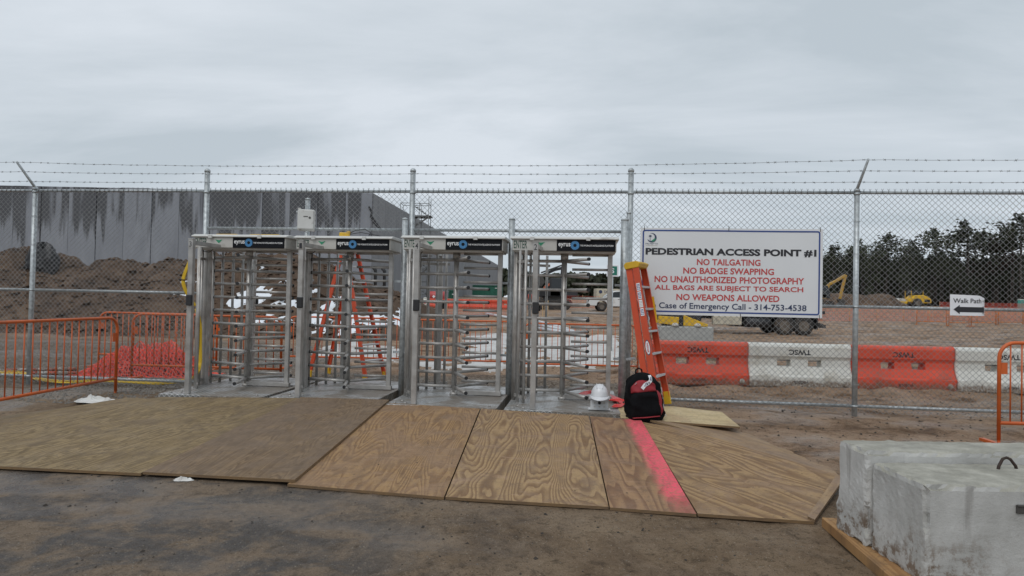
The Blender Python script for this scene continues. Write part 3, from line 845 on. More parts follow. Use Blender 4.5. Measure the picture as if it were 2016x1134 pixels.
snow = [
 ([(446, 607), (460, 579), (481, 573), (506, 565), (532, 566), (527, 579), (537, 589), (590, 590), (592, 611), (537, 609), (499, 600), (460, 606)], 'largest white snow patch on the earth heap behind turnstile three'),
 ([(543, 563), (558, 553), (576, 555), (566, 563)], 'small oval snow patch near the heap crest behind turnstile three'),
 ([(499, 531), (516, 526), (521, 529), (504, 534)], 'tiny snow streak highest on the earth heap'),
 ([(498, 627), (545, 619), (577, 630), (576, 646), (540, 642), (505, 640)], 'broken snow patch low on the heap behind turnstile three'),
 ([(600, 566), (628, 563), (629, 576), (600, 577)], 'square snow patch high behind the left post of turnstile one'),
 ([(598, 622), (640, 597), (657, 590), (664, 612), (652, 640), (642, 656), (598, 658)], 'tall white snow patch behind the left legs of the stepladder'),
 ([(648, 583), (684, 586), (690, 594), (660, 592)], 'thin snow patch behind the stepladder top half'),
 ([(664, 632), (708, 617), (747, 620), (770, 632), (787, 608), (800, 612), (800, 646), (768, 637), (737, 652), (700, 657), (664, 661)], 'long low snow patch behind the right legs of the stepladder'),
 ([(340, 575), (372, 572), (384, 578), (350, 583)], 'thin snow streak on the heap left of turnstile three'),
 ([(345, 556), (368, 553), (384, 557), (360, 560)], 'faint snow streak above another left of turnstile three'),
]
for i, (pl, lb) in enumerate(snow):
    W = [tuple(surf(a, b, Mh)[:2]) for a, b in pl]
    tag(patch('snow_patch', W, Mh, SNOW, 0.10, 0.05, 0.22, 100 + i * 20), lb, 'snow', 'snow patches on the earth heap')
flat = [
 ([(905, 664), (1002, 656), (1003, 728), (960, 733), (900, 727), (925, 700)], 'flat pale slush patch behind turnstile four'),
 ([(1016, 668), (1212, 662), (1240, 700), (1230, 722), (1150, 728), (1016, 722), (1010, 690)], 'widest flat pale slush patch behind turnstile two'),
 ([(818, 715), (900, 712), (905, 724), (820, 728)], 'thin pale slush strip behind the left half of turnstile four'),
 ([(612, 690), (700, 672), (790, 690), (788, 712), (690, 705), (620, 708)], 'pale slush patch on the ground between the stepladder legs'),
]
for i, (pl, lb) in enumerate(flat):
    W = [tuple(og(a, b))[:2] for a, b in pl]
    tag(patch('slush_patch', W, H, SLUSH, 0.12, 0.03, 0.45, 400 + i * 20), lb, 'slush', 'pale slush patches on the ground')
# black plastic heap on the crest at the left
def lump(name, c, sx, sy, sz, m, seed, amp=0.35, n=28, k=14):
    th = np.linspace(0, 2 * PI, n, endpoint=False); ph = np.linspace(-0.35, PI / 2, k)
    T, Pp = np.meshgrid(th, ph)
    rr = 1 + amp * (fbm(T * 2.2 + 10 * (T > PI) * 0, Pp * 3, 4, seed) - 0.5) * 2 * np.cos(np.clip(Pp, 0, 2)) + amp * 0.5 * np.sin(T * 3 + seed)
    Xl = c[0] + sx * rr * np.cos(T) * np.cos(Pp); Yl = c[1] + sy * rr * np.sin(T) * np.cos(Pp); Zl = c[2] + sz * rr * np.sin(Pp)
    q = []
    for i in range(k - 1):
        for j in range(n):
            j2 = (j + 1) % n
            q.append((i * n + j, i * n + j2, (i + 1) * n + j2, (i + 1) * n + j))
    return np_mesh(name, np.stack([Xl, Yl, Zl], -1).reshape(-1, 3), q, m, smooth=False)
pb = pt(84, 526, 28.2)
tag(lump('plastic_sheeting', pb, 0.62, 0.5, 0.95, BLACKPIPE, 8, 0.3), 'crumpled black plastic sheeting standing on the earth heap at far left', 'plastic sheeting')

# ================================================================ BUILDING
BY, BH = 67.0, 12.0
bl = thing('precast_building', 'long unfinished grey concrete building with wet stained panels', 'building', (0, 0, 0))
cornL = pt(735, 380, BY)
xc = cornL.x
gz_b = 0.5
top_z = cornL.z
pw = 54.6 / FPX * BY
pm = MB().prism([(0.02, gz_b), (pw - 0.02, gz_b), (pw - 0.02, top_z), (0.02, top_z)], 0, 0.3)
pan = pm.build('wall_panel', PANELWALL, bl, bevel=0.03)
NP = 17
for i in range(NP):
    x = xc - (i + 1) * pw
    o = pan if i == 0 else inst(pan, bl)
    o.location = (x, BY + (0.06 if i % 2 else 0.0), 0)
MB().prism([(xc - NP * pw, gz_b), (xc - 0.05, gz_b), (xc - 0.05, top_z - 0.15), (xc - NP * pw, top_z - 0.15)], BY + 0.37, BY + 0.6).build('panel_joint_backing', JOINT, bl)
far = Vector(pt(985, 523, 210)); far2 = Vector((far.x, far.y, 0))
p0 = Vector((xc, BY, 0))
dirv = (far2 - p0); Ls = dirv.length; dirv.normalize()
ang = math.atan2(dirv.y, dirv.x)
nps = 30; spw = Ls / nps
sp_ = MB().prism([(0.05, gz_b), (spw - 0.05, gz_b), (spw - 0.05, top_z), (0.05, top_z)], 0, 0.3).build('side_panel', SIDEWALL, bl, bevel=0.03)
for i in range(nps):
    o = sp_ if i == 0 else inst(sp_, bl)
    o.location = p0 + dirv * (spw * i) + Vector((0, 0, 0)); o.rotation_euler = (0, 0, ang)
bk = MB().box((Ls / 2, 0.5, (gz_b + top_z) / 2 - 0.2), (Ls, 0.3, top_z - gz_b)).build('side_joint_backing', JOINT, bl)
bk.location = p0; bk.rotation_euler = (0, 0, ang)
MB().box((xc - 26, BY + 15, top_z + 0.25), (3.0, 24, 0.5)).build('roof_upstand', SIDEWALL, bl)
rc = [pt(a, b, BY - 0.14) for a, b in ((727, 405), (731, 412), (733, 425), (741, 437), (752, 452), (746, 452), (735, 440), (728, 428), (730, 418), (725, 408))]
MB().prism([(p.x, p.z) for p in rc], BY - 0.16, BY - 0.02).build('cable_run', BLACKPIPE, bl)

# scaffold stair tower against the side wall
sy_ = 84.0
sx0, sx1 = pt(786, 500, sy_).x, pt(842, 500, sy_).x
st = thing('scaffold_tower', 'tall grey tube scaffold tower standing against the receding wall', 'scaffold', (0, 0, 0))
gz_s = hz((sx0 + sx1) / 2, sy_)
ztop = pt(815, 386, sy_).z
xs_s = np.linspace(sx0, sx1, 4)
for yq in (sy_, sy_ + 2.2):
    for i, x in enumerate(xs_s):
        MB().tube([(x, yq, gz_s), (x, yq, ztop - (0.0 if i in (1, 3) else 1.0))], 0.045, 6).build('standard', SCAFF, st)
lev = np.linspace(gz_s + 0.8, ztop - 0.9, 8)
for k, z in enumerate(lev):
    b_ = MB()
    for yq in (sy_, sy_ + 2.2): b_.tube([(sx0, yq, z), (sx1, yq, z)], 0.04, 6)
    for x in xs_s: b_.tube([(x, sy_, z), (x, sy_ + 2.2, z)], 0.04, 6)
    b_.build('ledger', SCAFF, st)
    if k < 7:
        z2 = lev[k + 1]; a, b = (xs_s[1], xs_s[3]) if k % 2 else (xs_s[3], xs_s[1])
        s_ = MB().bar((a, sy_ + 0.5, z), (b, sy_ + 0.5, z2), 0.6, 0.08)
        for q in range(7):
            t_ = (q + 0.5) / 7
            s_.box((a + (b - a) * t_, sy_ + 0.5, z + (z2 - z) * t_ + 0.12), (0.25, 0.7, 0.05))
        s_.build('stair_flight', SCAFF, st)
for z in (lev[3], lev[5], lev[6]):
    MB().box(((sx0 + sx1) / 2 - 0.3, sy_ + 1.1, z + 0.08), (sx1 - sx0 + 1.2, 2.2, 0.09)).build('deck', DARKSTEEL, st)

# ================================================================ FAR WOODS AND PINES
def pine_crown(h, rad, base, n, seed, size):
    r = np.random.default_rng(seed)
    nb = 15
    t = np.sort(r.random(nb) ** 0.8)
    V = []; F = []
    for b in range(nb):
        zb = base + (h - base) * t[b]
        a = r.uniform(0, 2 * PI); L = rad * max(0.25, 1.0 - 1.5 * (t[b] - 0.35) ** 2 - 0.35 * t[b]) * r.uniform(0.5, 1.15)
        ex, ey = math.cos(a) * L * 0.75, math.sin(a) * L * 0.75
        m = n // nb
        q = r.normal(0, 1, (m, 3)) * np.array([L * 0.34, L * 0.34, 0.40 + 0.14 * L])
        c = q + np.array([ex, ey, zb])
        c = np.vstack([c, np.stack([np.linspace(0, ex, 6), np.linspace(0, ey, 6), np.full(6, zb - 0.1)], -1)])
        for p in c:
            s = size * r.uniform(0.5, 1.3)
            u = r.normal(0, 1, 3); u /= np.linalg.norm(u); v = np.cross(u, r.normal(0, 1, 3)); v /= np.linalg.norm(v)
            o = len(V)
            V += [p + u * s, p + v * s * 0.7, p - u * s * 0.9, p - v * s * 0.7]
            F.append((o, o + 1, o + 2, o + 3))
    return V, F
protos = []
for i, (h, rad, base) in enumerate(((17.5, 3.6, 10.0), (16.0, 2.9, 8.0), (18.5, 4.0, 11.0), (15.0, 2.6, 6.5), (12.0, 2.8, 2.0), (9.0, 2.8, 0.8))):
    V, F = pine_crown(h, rad, base, 900, 200 + i, 0.30)
    crown = np_mesh('crown', V, F, PINE, smooth=False)
    tr = MB().tube([(0, 0, -0.5), (0.1, 0.05, h * 0.4), (0.0, 0.1, h * 0.75), (0.05, 0, h * 0.99)], [0.24, 0.19, 0.13, 0.03], 7).build('trunk', BARK)
    protos.append((crown, tr, h))
def tree(x, y, k, sc, label, group, rz):
    crown, tr, h = protos[k]
    t = thing('pine_tree', label, 'tree', (x, y, float(Hs(x, y))), rz, group)
    t.scale = (sc, sc, sc)
    for src in (tr, crown):
        c = src.copy(); col.objects.link(c); c.parent = t
    return t
rr_ = random.Random(5)
ww = 'close dark pines that make up the tree line behind the excavation'
for row in range(7):
    yrow = 141 + row * 3.0
    x = 63.0 + row * 0.9
    while x < 133 + row * 2:
        k = rr_.choice((0, 1, 2, 3, 3, 4, 5) if row < 3 else (0, 1, 2, 3, 4))
        s = rr_.uniform(0.60, 0.71) * (1.0 if row > 0 else 0.95)
        if x < 72: s *= 0.72 + 0.02 * (x - 63)
        tree(x, yrow + rr_.uniform(-1.2, 1.2), k, s, 'dark pine in the close tree line beyond the excavation', ww, rr_.uniform(0, 6.3))
        x += rr_.uniform(1.6, 2.7)
def emergent(px, ytop, Y, k, label, brown=False):
    p = pt(px, ytop, Y)
    h = p.z - float(Hs(p.x, p.y))
    t = tree(p.x, p.y, k, h / protos[k][2], label, 'taller trees standing out above the tree line', rr_.uniform(0, 6))
    t.scale = (t.scale[0] * 1.45, t.scale[1] * 1.45, t.scale[2])
    if brown:
        for c in t.children:
            if c.name.startswith('crown'):
                c.data = c.data.copy(); c.data.materials.clear(); c.data.materials.append(BARE)
emergent(1642, 488, 140, 1, 'thin pale pine at the left end of the tree line by the board sign')
emergent(1690, 474, 142, 0, 'rounded pine rising just left of the tall fence post')
emergent(1745, 462, 142, 2, 'bushy pine crown rising right of the tall fence post')
emergent(1790, 474, 143, 0, 'lower flat topped pine between two taller crowns')
emergent(1843, 452, 142, 2, 'broad pine crown left of the tallest airy pine')
emergent(1905, 436, 142, 0, 'tallest airy pine above the walk path notice')
emergent(1935, 458, 144, 2, 'leaning pine close beside the tallest airy pine')
emergent(1962, 466, 141, 3, 'bare purplish brown tree among the dark pines', True)
emergent(2012, 424, 136, 2, 'big dark pine at the right edge of the view')
emergent(1992, 455, 139, 1, 'slim pine just before the right edge of the view')
for c, t_, h in protos:
    bpy.data.objects.remove(c); bpy.data.objects.remove(t_)
# the far wood reads as one mass
r = np.random.default_rng(90)
V = []; F = []
for i in range(15000):
    x = r.uniform(-25, 330); y = r.uniform(330, 352)
    tip = 14.5 + 4.5 * (float(fbm(x * 0.06, 1.0, 3, 91)) - 0.5) * 2 + 3 * (float(fbm(x * 0.3, 2.0, 2, 92)) - 0.5)
    z = 2 + (tip - 2) * r.random() ** 0.7
    s = r.uniform(0.8, 2.0)
    u = r.normal(0, 1, 3); u /= np.linalg.norm(u); v = np.cross(u, r.normal(0, 1, 3)); v /= np.linalg.norm(v)
    o = len(V); p = np.array((x, y, z))
    V += [p + u * s, p + v * s, p - u * s, p - v * s]; F.append((o, o + 1, o + 2, o + 3))
tag(np_mesh('far_woods', V, F, PINE, smooth=False), 'distant dark woodland along the horizon behind the white pickup', 'woods', kind='stuff')
# dark undergrowth below the near tree line
V = []; F = []
for i in range(22000):
    x = r.uniform(62, 145); y = r.uniform(160, 172)
    z = 2 + r.random() * 10.0
    s = r.uniform(0.35, 0.8)
    u = r.normal(0, 1, 3); u /= np.linalg.norm(u); v = np.cross(u, r.normal(0, 1, 3)); v /= np.linalg.norm(v)
    o = len(V); p = np.array((x, y, z))
    V += [p + u * s, p + v * s, p - u * s, p - v * s]; F.append((o, o + 1, o + 2, o + 3))
tag(np_mesh('undergrowth', V, F, PINE, smooth=False), 'dark undergrowth filling the gaps behind the pine trunks', 'undergrowth', kind='stuff')

# ================================================================ FENCE
GZ = 0.1
fence = thing('chain_link_fence', 'galvanised chain link security fence with barbed wire on top', 'fence', fpos(0, 0, 0), -TH)
ZT, ZM, ZB, ZU = 2.975, 1.5, 0.225, 2.44
POSTS = [-10.1, fu(63.5), fu(402), fu(808), fu(1238.5), fu(1685), 7.36]
uL, uA, uB, uC, uR = POSTS[1], POSTS[2], POSTS[3], POSTS[4], POSTS[5]
for i, u in enumerate(POSTS):
    tall = i in (2, 3, 4)
    r = 0.037 if tall else 0.034
    zt = 3.265 if tall else ZT + 0.03
    b = MB().tube([(u, 0, -0.1), (u, 0, zt)], r, 14)
    b.lathe([(r + 0.004, 0), (r + 0.004, 0.03), (r * 0.6, 0.05), (0.004, 0.055)], 14, 0, (u, 0, zt - 0.02))
    for z in (ZM, ZT - 0.02, ZB):
        if tall and z == ZM: continue
        b.lathe([(r + 0.006, -0.012), (r + 0.006, 0.012)], 14, 0, (u, 0, z))
    po = b.build('post', GALV, fence)
    if not tall:
        MB().tube([(u, 0, ZT + 0.03), (u, -0.03, ZT + 0.07), (u, -0.34, ZT + 0.36)], [0.024, 0.02, 0.016], 8).build('barb_arm', GALV, po)
        cl = MB()
        for k in range(6): cl.tube([(u + 0.045 * math.cos(a), 0.045 * math.sin(a), 0.5 + k * 0.42) for a in np.linspace(-PI, PI * 0.3, 9)], 0.003, 4)
        cl.build('tie', GALV, po)
for px, zt, r, v in ((587, 2.90, 0.036, 0.25), (798, 2.58, 0.040, -0.09), (1007, 2.585, 0.042, -0.10), (1227, 2.585, 0.050, -0.12), (1235.5, 2.69, 0.030, -0.02)):
    u = fu(px)
    b = MB().tube([(u, v, 0.0), (u, v, zt)], r, 14)
    b.lathe([(r + 0.003, 0), (r + 0.003, 0.02), (0.004, 0.03)], 14, 0, (u, v, zt - 0.01))
    b.build('post', GALV, fence)
    for z in (0.75, 1.72):                      # clamps holding the turnstile frames
        c_ = MB().box((u, v - 0.01, z), (0.24, 0.03, 0.03)).tube([(u + 0.09, v - 0.05, z), (u + 0.09, v + 0.04, z)], 0.012, 6)
        c_.build('clamp', GALV, fence)
def rail(u0, u1, z, v=0.0, r=0.021, collar=True):
    b = MB().tube([(u0, v, z), (u1, v, z)], r, 10)
    if collar:
        n = int(abs(u1 - u0) / 0.33)
        for k in range(1, n):                   # wire ties
            a = u0 + (u1 - u0) * k / n
            b.tube([(a + 0.012 * t_ / 3, v + (r + .003) * math.cos(t_), z + (r + .003) * math.sin(t_)) for t_ in np.linspace(0, 5.5, 8)], 0.0028, 4)
    return b.build('rail', GALV, fence)
for i in range(len(POSTS) - 1):
    a, b = POSTS[i] + 0.04, POSTS[i + 1] - 0.04
    rail(a, b, ZT)
    if i in (2, 3):
        rail(a, b, ZU)
    else:
        rail(a, b, ZM); rail(a, b, ZB)
# fabric: zigzag wires woven into diamonds, one panel for each bay
def fabric(u0, u1, z0, z1, name='wire_mesh', W=0.0755, r=0.0037, v=-0.032, seed=0):
    hw = W / 2; hh = 0.0375
    n = int((u1 - u0) / hw); k = int((z1 - z0) / hh)
    j = np.arange(k + 1); V = []; Q = []
    tri = [(0, 1), (0.87, -0.5), (-0.87, -0.5)]
    allv = []; allq = []; base = 0
    zj = z0 + j * hh
    rs = np.random.default_rng(seed)
    sag = lambda x, z: 0.008 * (vnoise(x * 1.3, z * 1.3, seed) - 0.5)
    for i in range(n):
        x = u0 + i * hw + np.where((i + j) % 2 == 0, 0.0, hw) 
        y = v + np.where((i + j) % 2 == 0, -0.0025, 0.0025) + 0.014 * (vnoise(x * 0.9, zj * 0.9, seed + 3) - 0.5)
        x = x + sag(x, zj); z_ = zj + 0.008 * (vnoise(x * 1.1 + 7, zj * 1.3, seed + 1) - 0.5)
        ring = np.stack([np.stack([x + r * a, y + r * b_, z_], -1) for a, b_ in tri], 1)
        allv.append(ring.reshape(-1, 3))
        p = base + np.arange(k)[:, None] * 3
        for e in range(3):
            e2 = (e + 1) % 3
            allq.append(np.stack([p[:, 0] + e, p[:, 0] + e2, p[:, 0] + e2 + 3, p[:, 0] + e + 3], -1))
        base += (k + 1) * 3
    o = np_mesh(name, np.vstack(allv), np.vstack(allq), WIRE, True, fence)
    o['kind'] = 'stuff'
    return o
def knuckles(u0, u1, z, W=0.0755):
    b = MB()
    n = int((u1 - u0) / W)
    for i in range(n):
        x = u0 + (i + 0.5) * W
        b.tube([(x - 0.006, -0.03, z - 0.02), (x + 0.004, -0.03, z + 0.02), (x - 0.012, -0.026, z + 0.045)], 0.003, 3)
        b.tube([(x + 0.006, -0.03, z - 0.02), (x - 0.002, -0.03, z + 0.02), (x + 0.014, -0.034, z + 0.043)], 0.003, 3)
    o = b.build('wire_ends', WIRE, fence); o['kind'] = 'stuff'
for i in range(len(POSTS) - 1):
    a, b = POSTS[i] + 0.035, POSTS[i + 1] - 0.035
    if i in (2, 3):
        fabric(a, b, ZU - 0.07, ZT + 0.005, seed=i)
    else:
        if i == 1: b -= 0.04
        fabric(a, b, 0.14, ZT + 0.005, seed=i)
    knuckles(a, b, ZT)
def barbed(z_off, y_off, seed):
    rs = random.Random(seed)
    b = MB()
    for i in range(len(POSTS) - 1):
        a, c = POSTS[i], POSTS[i + 1]
        fa, fc = ((0 if j in (2, 3, 4) else 1) for j in (i, i + 1))
        pts = []
        for k in range(13):
            t_ = k / 12
            yo = y_off * (fa + (fc - fa) * t_) - 0.04 * (1 - (fa + (fc - fa) * t_))
            pts.append((a + (c - a) * t_, yo, z_off - 0.008 * math.sin(PI * t_) + rs.uniform(-.003, .003)))
        b.tube(pts, 0.0024, 4)
        n = int((c - a) / 0.125)
        for k in range(n):
            t_ = (k + rs.uniform(0.3, 0.7)) / n
            q = t_ * 12; i0 = min(11, int(q)); f = q - i0
            p = Vector(pts[i0]).lerp(Vector(pts[i0 + 1]), f)
            for s in (1, -1):
                d = Vector((rs.uniform(.010, .018) * s, rs.uniform(-.01, .01), rs.uniform(.006, .016)))
                b.tube([p - d, p + d], 0.002, 3)
            b.tube([p - Vector((0.012, 0, 0)), p + Vector((0.012, 0, 0))], 0.0045, 4)
    b.build('barbed_wire', WIRE, fence)
barbed(3.33, -0.33, 1); barbed(3.215, -0.22, 2); barbed(3.095, -0.10, 3)

# utility box on the post between turnstiles three and one
ub = thing('utility_box', 'pale weatherproof equipment box strapped high on a fence post', 'equipment box', fpos(fu(603), -0.05, 2.395), -TH + R(16))
MB().box((0, 0, 0.16), (0.235, 0.12, 0.30)).build('case', HOODWHITE, ub, bevel=0.022, seg=2)
MB().box((0.0, -0.075, 0.165), (0.215, 0.03, 0.27)).box((-0.09, -0.07, 0.315), (0.05, 0.02, 0.018)).build('lid', HOODWHITE, ub, bevel=0.01)
MB().tube([(0.055, -0.092, 0.19), (0.055, -0.094, 0.19)], 0.016, 12).box((0.0, -0.092, 0.205), (0.06, 0.003, 0.012)).build('latch', DARKSTEEL, ub)
MB().box((-0.12, 0.03, 0.28), (0.05, 0.05, 0.02)).box((-0.12, 0.03, 0.06), (0.05, 0.05, 0.02)).build('bracket', GALV, ub)

# ================================================================ TURNSTILES
LV = [0.236 + 0.186 * k for k in range(10)]
CV = [0.318 + 0.186 * k for k in range(10)]
def hood_faces(h):
    fy = -0.284
    w0, w1 = -0.65, 0.65
    W_ = w1 - w0
    X_ = lambda u: w0 + W_ * u
    MB().box((X_(0.215), fy, 2.095), (W_ * 0.425, 0.006, 0.135)).build('light_panel', HOODGREY, h)
    MB().box((X_(0.71), fy - 0.002, 2.095), (W_ * 0.56, 0.006, 0.145)).build('black_panel', PANELBLACK, h)
    MB().text('ENTER', (X_(0.012), fy - 0.005, 2.05), (1, 0, 0), (0, 0, 1), 0.17, 0.10, 0, 0.015).build('enter_lettering', TXTDARKGREEN, h)
    g = MB()                                                   # green pointed badge of three strokes
    gx, gz = X_(0.275), 2.115
    for k in range(3):
        s = 0.052 - k * 0.019
        z = gz + 0.018 - k * 0.004
        g.add([(gx - s, fy - 0.006, z), (gx - s + 0.016, fy - 0.006, z), (gx, fy - 0.006, z - s * 0.9 + 0.012), (gx, fy - 0.006, z - s * 0.9 - 0.004)], [(0, 1, 2, 3)])
        g.add([(gx + s, fy - 0.006, z), (gx + s - 0.016, fy - 0.006, z), (gx, fy - 0.006, z - s * 0.9 + 0.012), (gx, fy - 0.006, z - s * 0.9 - 0.004)], [(0, 1, 2, 3)])
    g.build('green_badge', LOGOGREEN, h)
    tw = MB().text('eyrus', (X_(0.445), fy - 0.008, 2.062), (1, 0, 0), (0, 0, 1), 0.15, 0.062, 0, 0.015)
    tw.build('maker_lettering', TXTWHITE, h)
    tw = MB().text('THE WORKSITE INTELLIGENCE PLATFORM', (X_(0.655), fy - 0.008, 2.083), (1, 0, 0), (0, 0, 1), 0.41, 0.021, 0, 0.015)
    tw.build('slogan_lettering', TXTWHITE, h)
    rg = MB(); cx, cz = X_(0.604), 2.095
    for k in range(28):                                        # ring of short blue strokes
        a0 = 2 * PI * k / 28; a1 = a0 + 2 * PI / 28 * 0.82
        rg.add([(cx + rr * math.cos(a), fy - 0.008, cz + rr * math.sin(a)) for rr, a in ((0.021, a0), (0.055, a0), (0.055, a1), (0.021, a1))], [(0, 1, 2, 3)])
    rg.build('blue_ring', LOGOBLUE, h)
def make_turnstile():
    t = thing('turnstile', 'x', 'turnstile', (0, 0, 0), -TH, 'full height turnstiles in the fence')
    pl = MB().box((0.03, 0.0, 0.065), (1.34, 1.94, 0.13)).build('base_plate', PLATE, t, bevel=0.004)
    bo = MB()
    for x, y in ((-.55, -.85), (-.42, -.85), (.6, -.85), (-.57, .9), (.6, .9), (-.5, -.7), (.62, .1)): bo.lathe([(0.018, 0), (0.018, 0.012), (0.01, 0.016)], 8, 0, (x, y, 0.13))
    bo.build('bolt_heads', STEEL, pl)
    ho = MB().box((0, 0, 2.095), (1.30, 0.56, 0.15)).box((0, 0, 2.012), (1.26, 0.50, 0.02), 0).build('hood', HOODGREY, t, bevel=0.004)
    cv = MB()
    cv.prism([(-0.315, 2.166), (0.315, 2.166), (0.315, 2.184), (0.24, 2.208), (-0.24, 2.208), (-0.315, 2.184)], -0.68, 0.68, 0, 'yz')
    cv.build('hood_cover', HOODWHITE, ho, bevel=0.006)
    MB().box((-0.40, -0.322, 2.172), (0.05, 0.02, 0.04)).box((0.30, -0.322, 2.172), (0.05, 0.02, 0.04)).build('cover_clip', HOODWHITE, ho)
    hood_faces(ho)
    # side posts of the frame
    MB().box((-0.615, 0.0, 1.07), (0.07, 0.09, 1.88)).build('frame_post', STEEL, t, bevel=0.004)
    # fixed comb on the right
    cb = MB().box((0.585, 0.0, 1.08), (0.06, 0.05, 1.86)).box((0.30, 0.0, 0.165), (0.66, 0.06, 0.055)).build('fixed_comb', STEEL, t, bevel=0.004)
    cbar = MB().tube([(0.56, 0, 0), (0.10, 0, 0)], 0.017, 10).build('comb_bar', STEEL, cb)
    for k, z in enumerate(CV):
        (cbar if k == 0 else inst(cbar, cb)).location = (0, 0, z)
    # rotor
    ro = MB().tube([(0, 0, 0.13), (0, 0, 2.0)], 0.034, 16)
    ro.lathe([(0.055, 0.13), (0.055, 0.16), (0.036, 0.165)], 16).lathe([(0.05, 1.93), (0.05, 2.0)], 16)
    ro = ro.build('rotor', STEEL, t)
    arm = MB().tube([(0.03, 0, 0), (0.615, 0, 0)], 0.0205, 10, 0)
    arm.tube([(0.61, 0, 0), (0.634, 0, 0)], 0.0215, 10, 1)
    arm = arm.build('arm', [STEEL, BLACK], ro)
    first = True
    for z in LV:
        for a in (0, 120, 240):
            o = arm if first else inst(arm, ro)
            first = False
            o.location = (0, 0, z); o.rotation_euler = (0, 0, R(a))
    # curved guard of round uprights, left of the passage
    def guard(angs, a0, a1):
        r = 0.64
        bands = []
        for z in (1.88, 0.20):
            g = MB()
            pts = [(x, y) for x, y in arc(0, 0, r, R(a0), R(a1), 10)]
            for i in range(10):
                (x0, y0), (x1, y1) = pts[i], pts[i + 1]
                g.bar((x0, y0, z), (x1, y1, z), 0.012, 0.035, 0, (0, 0, 1))
            bands.append(g.build('guard' if z > 1 else 'guard_band', STEEL, bands[0] if bands else t))
        g = bands[0]
        for k, a in enumerate(angs):
            MB().tube([(r * math.cos(R(a)), r * math.sin(R(a)), 0.13), (r * math.cos(R(a)), r * math.sin(R(a)), 2.02)], 0.019, 10).build('upright', STEEL, g)
    guard((190, 200, 212, 224), 184, 228)
    guard((166, 152, 138, 126, 114), 110, 176)
    def reader_post(x, y, front):
        p = MB().box((x, y, 1.105), (0.062, 0.062, 1.95)).build('reader_post', STEEL, t, bevel=0.004)
        s = 1 if front else -1
        MB().box((x + 0.015, y - 0.05 * s, 1.31), (0.075, 0.04, 0.135)).build('card_reader', BLACK, p, bevel=0.008)
        MB().bar((x, y + 0.031 * s, 2.04), (x + 0.02, -0.285 * s, 2.04), 0.045, 0.05).build('brace', STEEL, p)
        MB().box((x, y, 2.085), (0.07, 0.07, 0.012)).build('cap', STEEL, p)
        return p
    reader_post(-0.31, -0.87, True)
    reader_post(-0.42, 0.93, False)
    MB().tube([(-0.50, -0.33, 2.02), (-0.47, -0.36, 1.97), (-0.42, -0.30, 1.96), (-0.40, -0.2, 2.02)], 0.006, 5).build('loose_cable', BLACK, t)
    return t
TSPEC = [('3', 490, 9.2, -15, 'turnstile numbered 3, farthest left of the four, beside the yellow cables'),
         ('1', 688, 9.1, -13, 'turnstile numbered 1, with a yellow plug on its hood and a stepladder behind'),
         ('4', 898, 8.75, -5, 'turnstile numbered 4, between two galvanised posts with grey building behind'),
         ('2', 1110.5, 8.55, 0, 'turnstile numbered 2, where the hard hat and grey box stand')]
base_t = make_turnstile()
TURN = []
for i, (num, px, Y, dr, lab) in enumerate(TSPEC):
    TURN.append(base_t if i == 0 else copy_tree(base_t))
for (num, px, Y, dr, lab), t in zip(TSPEC, TURN):
    x = (px - 1008) / FPX * Y
    t.location = (x, Y, GZ); t['label'] = lab
    for c in t.children:
        if c.name.startswith('rotor'): c.rotation_euler = (0, 0, R(-60 + dr))
        if c.name.startswith('reader_post') and c.data.vertices[0].co.y < 0:
            MB().box((-0.31, -0.9035, 2.02), (0.056, 0.003, 0.10), 0).text(num, (-0.327, -0.9055, 1.985), (1, 0, 0), (0, 0, 1), 0.034, 0.068, 1, 0.01).build('number_sticker', [STEEL, TXTBLACK], c)

# yellow plug and cords lying on hood of turnstile 1, yellow strap on hood 3
t1 = TURN[1].location
pg = thing('cable_plug', 'yellow cable plug with black leads lying on hood of turnstile 1', 'plug', (t1.x - 0.05, t1.y - 0.05, GZ + 2.209))
MB().box((-0.02, 0, 0.035), (0.14, 0.07, 0.06)).box((0.03, 0, 0.06), (0.05, 0.06, 0.05)).build('plug_body', YELLOW, pg, bevel=0.012, seg=2)
MB().tube([(0.04, 0, 0.05), (0.12, 0.02, 0.10), (0.25, 0.03, 0.12), (0.33, 0.03, 0.07), (0.30, 0.02, 0.02), (0.15, 0, 0.012), (0.0, 0.03, 0.01), (-0.2, 0.06, 0.01), (-0.35, 0.1, 0.008)], 0.0055, 6).tube([(0.04, 0, 0.04), (0.2, 0.0, 0.07), (0.4, 0.03, 0.04), (0.55, 0.05, 0.008)], 0.005, 6).build('lead', BLACK, pg)
t3 = TURN[0].location
ys_ = thing('yellow_strap', 'yellow strap lying flat along the hood of turnstile 3', 'strap', (t3.x, t3.y, GZ + 2.208), -TH)
st_ = MB()
for a, b in ((-0.52, -0.22), (-0.02, 0.12), (0.14, 0.40)):
    MB().bar((a, 0.05, 0.018), (b, 0.05, 0.02), 0.05, 0.028).build('strap_piece', YELLOW, ys_)

